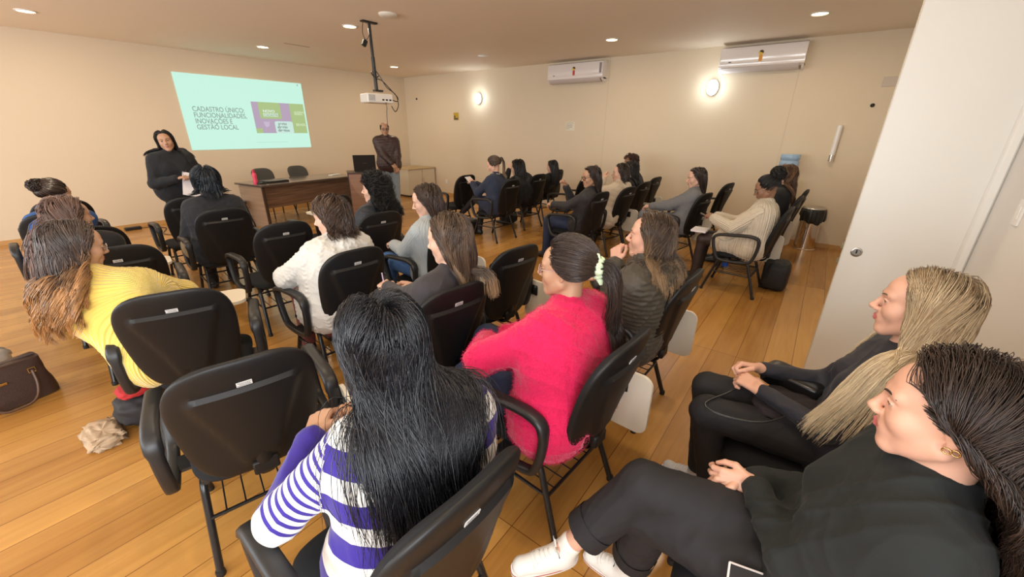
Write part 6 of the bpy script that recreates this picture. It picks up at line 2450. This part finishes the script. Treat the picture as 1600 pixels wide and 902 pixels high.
# --- middle rows
cast('bob', 'woman in black with a straight dark bob, seen from behind', (1.41, 4.72), -4, (1.445, 4.93, 1.18), hyaw=-8, hpitch=4, girth=1.25, res=1, tone='tan',
     hands={'L': (1.30, 5.10, 0.70)},
     top=dict(mat=cloth('charcoal_blue_black', (0.012, 0.013, 0.017)), bulk=0.026, name='black_jumper', fold=0.005, seed=14), legs=dict(mat=T_BLACK),
     hair=dict(mat=hair_mat('hair_blue_black', (0.010, 0.013, 0.018), (0.034, 0.044, 0.055), rough=0.3), n=1500, len=0.195, r=0.0028, seg=16, vol=0.036, clump=0.15, gather=(0,-0.05,3.0), seed=71, stiff=0.72, comb=0.5, frizz=0.0008))
WHITE = cloth('white_cable_fleece', (0.64, 0.62, 0.58), bump=('noise', 90, 0.6, 0.005), sheen=0.1)
cast('white', 'woman in a white hooded coat with brown shoulder-length hair', (1.37, 2.54), -3, (1.40, 2.575, 1.142), hyaw=38, hpitch=12, girth=1.25, res=1, tone='fair',
     torso_yaw=8, hands={'L': (1.20, 2.92, 0.72), 'R': (1.42, 2.95, 0.70)}, elbows={'L': (1.105, 2.72, 0.76)},
     top=dict(mat=WHITE, bulk=0.034, sleeve=0.030, name='white_coat', hood=1.1, fold=0.008, seed=16, cable=0.008, skirt=0.45, res=0.8, collar=0.03, collar_r=0.02), legs=dict(mat=mat('wine_trousers', (0.2, 0.05, 0.05), 0.85)),
     hair=dict(mat=H_BR, n=1600, len=0.185, r=0.0024, seg=18, vol=0.026, part=0.0, clump=0.4, wave=0.008, wfreq=1.3, seed=72, comb=0.45))
cast('curly', 'woman with a mass of black curls in a dark padded jacket', (2.24, 3.43), 0, (2.34, 3.42, 1.152), hyaw=42, hpitch=2, girth=1.12, res=1, tone='fair', torso_yaw=20,
     top=dict(mat=cloth('blue_black_padded', (0.014, 0.018, 0.026), rough=0.6), bulk=0.030, name='dark_jacket', quilt=0.006, quilt_period=0.06, collar=0.05, collar_r=0.02, fold=0.006), legs=dict(mat=J_DARK),
     hair=dict(mat=H_BLACK2, hug=0.4, n=2200, len=0.36, r=0.0021, seg=30, vol=0.045, clump=0.6, clumps=130, wave=0.018, wfreq=4.5, wstart=0.05, helix=True, seed=73, stiff=0.8, comb=0.6, frizz=0.003, away=1.6))
GREYS = cloth('light_blue_grey_knit', (0.40, 0.44, 0.46), bump=('wave_u', 26, 0.5, 0.004))
cast('grey', 'woman in a light grey sweater and blue jeans with very long brown hair', (2.29, 2.56), 5, (2.19, 2.52, 1.158), hyaw=44, hpitch=18, girth=1.05, res=1, tone='fair', closed=True,
     torso_yaw=15, hands={'L': (2.14, 2.93, 0.73), 'R': (2.30, 2.92, 0.70)}, knees={'L': (2.12, 3.00, 0.58), 'R': (2.35, 3.0, 0.56)},
     top=dict(mat=GREYS, bulk=0.022, sleeve=0.024, name='grey_sweater', fold=0.006, seed=18), legs=dict(mat=J_BLUE),
     hair=dict(mat=hair_mat('hair_chestnut', (0.030, 0.016, 0.011), (0.085, 0.048, 0.032), rough=0.36), n=1900, len=0.56, r=0.0024, seg=24, vol=0.020, part=0.05, clump=0.4, wave=0.005, wfreq=1.0, gather=(0,-0.12,5.0), seed=74, comb=0.30))
CHAR = cloth('charcoal_jersey', (0.035, 0.030, 0.034), rough=0.8)
cast('charcoal', 'woman in a charcoal top with long highlighted brown hair, writing on her tablet', (1.34, 1.58), -2, (1.405, 1.465, 1.172), hyaw=22, hpitch=12, girth=1.02, res=0, tone='fair',
     torso_yaw=4, hands={'L': (1.36, 1.98, 0.80), 'R': (1.52, 1.90, 0.77)}, curl=0.8, knees={'L': (1.26, 2.03, 0.60), 'R': (1.45, 2.0, 0.55)},
     top=dict(mat=CHAR, bulk=0.008, sleeve=0.010, name='charcoal_top', fold=0.004, seed=19), legs=dict(mat=mat('bright_blue_jeans', (0.10, 0.24, 0.55), 0.85, var=0.2, var_scale=18)),
     hair=dict(mat=H_BRL, n=4200, len=0.44, r=0.0013, seg=24, vol=0.018, part=0.0, clump=0.45, wave=0.006, wfreq=1.4, gather=(0.03,-0.10,4.0), seed=75, comb=0.45,
               locks=[([(1.43, 1.36, 1.02), (1.46, 1.27, 1.02), (1.475, 1.235, 0.985), (1.48, 1.225, 0.90)], 260, 0.014, 0.004)]))

# --- the right hand group
NAVYC = cloth('navy_wool', (0.022, 0.030, 0.060))
nv = person('woman in a navy coat with a light brown ponytail, reading a white paper', (5.07, 4.07), -2, (5.10, 4.20, 1.18), hyaw=28, hpitch=22, girth=1.08, res=2, tone='fair',
            torso_yaw=6, hands={'L': (4.98, 4.55, 0.88), 'R': (5.10, 4.58, 0.86)}, knees={'L': (5.02, 4.53, 0.62), 'R': (5.16, 4.50, 0.53)}, feet={'L': (5.12, 4.98, 0.30), 'R': (5.10, 4.52, 0.085)}, toes={'L': (0.2, 0.9, -0.3), 'R': (0, 1, 0)},
            top=dict(mat=NAVYC, bulk=0.022, name='navy_coat', skirt=0.5, collar=0.03, collar_r=0.012, fold=0.005), legs=dict(mat=T_BLACK, bulk=0.004, name='tights'),
            hair=dict(mat=hair_mat('hair_ash_brown', (0.030, 0.019, 0.012), (0.11, 0.07, 0.042), tip=(0.34, 0.23, 0.13), tip0=0.32), kind='tail', n=900, nt=350, len=0.34, r=0.0034, tie=(0, -0.115, 0.035), tail_r=0.028, seed=81, low=0.05, stiff=0.6))
PEOPLE['navy'] = nv
MB().tube([nv['Nb'] + 0.062 * (math.cos(t) * A3((1, 0, 0)) + math.sin(t) * A3((0, 1, 0.15))) - nv['O'] + A3((0, 0, 0.045)) for t in np.linspace(0, 2 * PI, 18, endpoint=False)], 0.022, seg=8, closed=True).build('scarf', mat('beige_print_scarf', (0.42, 0.36, 0.28), 0.9, var=0.5, var_scale=60), nv['root'], smooth='all')
cast('long', 'woman in black with straight black hair down to her waist', (6.06, 4.22), -4, (5.72, 4.19, 1.10), hyaw=8, hpitch=12, girth=1.05, res=2, tone='fair',
     hands={'L': (5.80, 4.42, 1.05)}, top=dict(mat=cloth('plain_black', (0.010, 0.009, 0.010)), bulk=0.02, name='black_sweater'), legs=dict(mat=T_BLACK),
     hair=dict(mat=H_BLACK2, n=1100, len=0.62, r=0.0042, seg=22, vol=0.022, seed=82, comb=0.5, clump=0.3))
cast('far', 'small woman in black with straight dark hair farthest along the wall', (7.02, 4.45), -4, (6.78, 4.145, 1.052), hyaw=12, hpitch=15, girth=0.95, S=0.96, res=2, tone='fair',
     top=dict(mat=cloth('plain_black', (0.010, 0.009, 0.010)), bulk=0.012, name='black_sweater'), legs=dict(mat=T_BLACK),
     hair=dict(mat=H_BLACK2, n=800, len=0.40, r=0.0042, seg=18, vol=0.016, seed=83, comb=0.5))
cast('glass', 'woman in a dark zipped jacket and dark glasses with long dark hair', (4.80, 2.43), 2, (4.70, 2.30, 1.163), hyaw=48, hpitch=10, girth=1.05, res=1, tone='tan', glasses='dark',
     torso_yaw=12, hands={'L': (4.62, 2.78, 0.78), 'R': (4.72, 2.66, 1.02)}, curl=0.9,
     top=dict(mat=cloth('black_zip_jacket', (0.022, 0.020, 0.022), rough=0.7), bulk=0.018, name='dark_jacket', collar=0.03, collar_r=0.012), legs=dict(mat=J_DARK),
     hair=dict(mat=H_DKBR, n=1100, len=0.42, r=0.0032, seg=18, vol=0.018, gather=(0.0,-0.10,4.0), seed=84, comb=0.5, part=0.1))
CREAM = cloth('cream_padded', (0.56, 0.47, 0.36), rough=0.75)
cast('cream', 'woman in a cream padded coat holding a hand to her face', (5.50, 2.35), 0, (5.60, 2.285, 1.15), hyaw=30, hpitch=6, girth=1.12, res=1, tone='fair',
     hands={'L': (5.42, 2.46, 1.06), 'R': (5.62, 2.62, 0.80)}, curl=0.7, hdirs={'L': (0.3, -0.1, 1)}, backs={'L': (-0.8, 0.5, 0)},
     top=dict(mat=CREAM, bulk=0.032, sleeve=0.03, name='cream_coat', hood=1.15, quilt=0.006, quilt_period=0.07, collar=0.05, collar_r=0.02, skirt=0.3), legs=dict(mat=T_BLACK),
     hair=dict(mat=H_DKBR, n=800, len=0.20, r=0.0032, seg=14, vol=0.014, seed=85, comb=0.6))
cast('curlybob', 'woman with a short curly brown bob by the long wall', (7.05, 2.48), 5, (7.10, 2.735, 1.185), hyaw=52, hpitch=5, res=2, tone='brown', smile=0.2,
     top=dict(mat=cloth('plain_black', (0.010, 0.009, 0.010)), bulk=0.016, name='black_sweater'), legs=dict(mat=T_BLACK),
     hair=dict(mat=hair_mat('hair_mahogany', (0.03, 0.012, 0.008), (0.10, 0.04, 0.02)), n=900, len=0.17, r=0.0038, seg=16, vol=0.034, wave=0.014, wfreq=2.5, helix=True, seed=86, comb=0.3))
cast('hidden', 'dark-haired woman mostly hidden behind the cream coat', (6.25, 2.39), 5, (6.33, 2.43, 1.135), hyaw=30, hpitch=8, res=2, tone='fair',
     top=dict(mat=cloth('plain_black', (0.010, 0.009, 0.010)), bulk=0.016, name='black_sweater'), legs=dict(mat=T_BLACK),
     hair=dict(mat=H_BLACK2, n=900, len=0.34, r=0.004, seg=16, vol=0.018, seed=87, comb=0.5))
cast('greyc', 'woman in a grey wool coat with long straight dark hair, eyes lowered', (5.62, 1.37), 5, (5.62, 1.275, 1.155), hyaw=30, hpitch=14, res=1, tone='fair', closed=True, girth=1.05,
     torso_yaw=12, hands={'L': (5.50, 1.80, 0.74), 'R': (5.62, 1.82, 0.72)}, knees={'L': (5.50, 1.84, 0.62), 'R': (5.72, 1.80, 0.54)}, feet={'L': (5.75, 1.98, 0.28)},
     top=dict(mat=cloth('grey_marl_wool', (0.17, 0.17, 0.18), var=0.3, var_scale=120), bulk=0.022, name='grey_coat', collar=0.03, collar_r=0.012, fold=0.006, skirt=0.5), legs=dict(mat=mat('grey_checked_trousers', (0.20, 0.20, 0.21), 0.85, var=0.3, var_scale=90)),
     hair=dict(mat=H_DKBR, n=1100, len=0.40, r=0.0030, seg=18, vol=0.012, gather=(0.0,-0.12,4.0), seed=88, comb=0.45, part=0.0))
CARD = cloth('cream_rib_cardigan', (0.66, 0.58, 0.46), bump=('wave_u', 24, 0.8, 0.006))
cast('card', 'woman in a cream ribbed cardigan and glasses, black hair tied up in a bun', (5.03, 0.45), 0, (5.02, 0.43, 1.155), hyaw=10, hpitch=24, girth=1.15, res=1, tone='brown', glasses='wire',
     hands={'L': (4.93, 0.86, 0.80), 'R': (5.08, 0.86, 0.80)}, curl=0.9, knees={'L': (4.93, 0.93, 0.55), 'R': (5.14, 0.93, 0.55)},
     top=dict(mat=CARD, bulk=0.032, sleeve=0.030, name='cream_cardigan', fold=0.005, skirt=0.55, rib=('v', 0.02, 0.0018), collar=0.035, collar_r=0.02, res=0.8), legs=dict(mat=mat('sheer_black_tights', (0.025, 0.014, 0.012), 0.6), bulk=0.004, name='tights'),
     hair=dict(mat=H_BLACK2, kind='bun', n=1100, nt=420, r=0.0028, tie=(0, -0.085, 0.085), bun_r=0.058, seed=89))
cast('behind', 'woman with long wavy auburn hair in front of the water bottle', (6.05, 0.42), 0, (6.22, 0.375, 1.198), hyaw=12, hpitch=10, res=2, tone='fair',
     top=dict(mat=cloth('plain_black', (0.010, 0.009, 0.010)), bulk=0.02, name='black_sweater'), legs=dict(mat=J_DARK),
     hair=dict(mat=hair_mat('hair_auburn', (0.07, 0.03, 0.015), (0.22, 0.12, 0.06)), n=1100, len=0.42, r=0.0038, seg=20, vol=0.022, seed=90, comb=0.35, wave=0.012, wfreq=2.0))

# --- the two standing by the screen
pw = person('standing woman in a black turtleneck holding white papers, smiling at the audience', (1.66, 6.74), 176, (1.645, 6.70, 1.525), hyaw=164, hpitch=2, hroll=9, sit=False, girth=1.18, res=1, S=1.0, tone='tan', smile=1.0,
            hands={'R': (1.605, 6.47, 1.09), 'L': (1.80, 6.48, 1.09)}, curl=0.9, elbows={'R': (1.40, 6.66, 1.02), 'L': (1.955, 6.66, 1.03)},
            top=dict(mat=cloth('black_turtleneck', (0.010, 0.011, 0.013)), bulk=0.020, name='black_turtleneck', collar=0.05, collar_r=0.008), legs=dict(mat=T_BLACK),
            hair=dict(mat=H_BLACK2, n=1300, len=0.42, r=0.0034, seg=20, vol=0.014, seed=91, comb=0.3, part=0.0))
PEOPLE['presenter'] = pw
mn = person('standing man in a brown quilted jacket, light jeans and dark glasses, hands folded', (5.55, 7.46), 150, (5.525, 7.47, 1.695), hyaw=150, hpitch=8, sit=False, girth=1.05, res=1, S=1.07, tone='tan', glasses='dark', male=True, jaw=1.05,
            hands={'R': (5.47, 7.24, 0.99), 'L': (5.56, 7.20, 0.95)}, curl=0.6, backs={'R': (-0.3, -1, 0.2), 'L': (-0.3, -1, 0.2)},
            top=dict(mat=cloth('dark_brown_nylon', (0.045, 0.022, 0.020), rough=0.45, sheen=0.0), bulk=0.026, name='quilted_jacket', quilt=0.005, quilt_period=0.05, collar=0.045, collar_r=0.012), legs=dict(mat=J_LIGHT, bulk=0.02),
            hair=dict(mat=H_BLACK2, n=700, len=0.03, r=0.0030, seg=6, vol=0.004, seed=92, bald=True, clump=0))
PEOPLE['man'] = mn

# ---- things people hold
o = MB().box((-0.105, -0.001, -0.15), (0.105, 0.001, 0.15), M=Matrix.Translation((1.735, 6.455, 1.0)) @ Matrix.Rotation(0.30, 4, 'Y') @ Matrix.Rotation(-0.35, 4, 'X')).build('paper_sheets', mat('white_paper', (0.80, 0.77, 0.80), 0.7))
tag(o, 'white sheets of paper held low by the standing presenter', 'paper')
mb = MB()
for sg in (-1, 1):
    mb.tube([(1.70 + 0.022 * sg + 0.018 * math.cos(t), 6.45, 1.175 + 0.016 * math.sin(t)) for t in np.linspace(0, 2 * PI, 12, endpoint=False)], 0.002, seg=5, closed=True)
    mb.tube([(1.70 + 0.038 * sg, 6.45, 1.17), (1.70 + 0.03 * sg, 6.46, 1.10)], 0.002, seg=5)
o = mb.build('folded_glasses', mat('dark_acetate', (0.02, 0.02, 0.03), 0.2), smooth=True)
tag(o, 'pair of glasses held in the presenter\'s hands', 'glasses')


def page(name, loc, size, rz, rx, label, cat, m=None):
    o_ = MB().box((-size[0] / 2, -size[1] / 2, -size[2] / 2), (size[0] / 2, size[1] / 2, size[2] / 2), M=Matrix.Translation(loc) @ Matrix.Rotation(rz, 4, 'Z') @ Matrix.Rotation(rx, 4, 'X')).build(name, m or mat('white_paper', (0.80, 0.77, 0.80), 0.7))
    tag(o_, label, cat)


page('paper_sheet', (5.03, 4.62, 0.90), (0.15, 0.21, 0.002), 0.1, 0.7, 'white sheet of paper held by the woman in the navy coat', 'paper')
page('notebook', (4.93, 2.80, 0.728), (0.19, 0.15, 0.014), -0.1, 0.0, 'white notebook on the tablet of the woman in the dark jacket', 'notebook')
page('notebook', (1.55, 1.97, 0.728), (0.20, 0.15, 0.014), -0.1, 0.0, 'cream notebook on the tablet of the woman in the charcoal top', 'notebook', mat('cream_paper', (0.75, 0.70, 0.58), 0.7))
page('open_notebook', (4.96, 0.98, 0.645), (0.22, 0.16, 0.02), 0.0, 0.0, 'open white notebook on the knees of the woman in the cream cardigan', 'notebook')
page('mobile_phone', (5.0, 0.955, 0.80), (0.07, 0.14, 0.009), 0.1, 0.4, 'mobile phone in the hands of the woman in the cream cardigan', 'phone', mat('phone_dark', (0.03, 0.02, 0.02), 0.2))
o = MB().tube([(1.405, 2.06, 0.735), (1.375, 2.03, 0.87)], 0.004, seg=8).build('pen', mat('pen_lilac', (0.55, 0.45, 0.65), 0.4), smooth=True)
tag(o, 'pen in the hand of the woman in the charcoal top', 'pen')
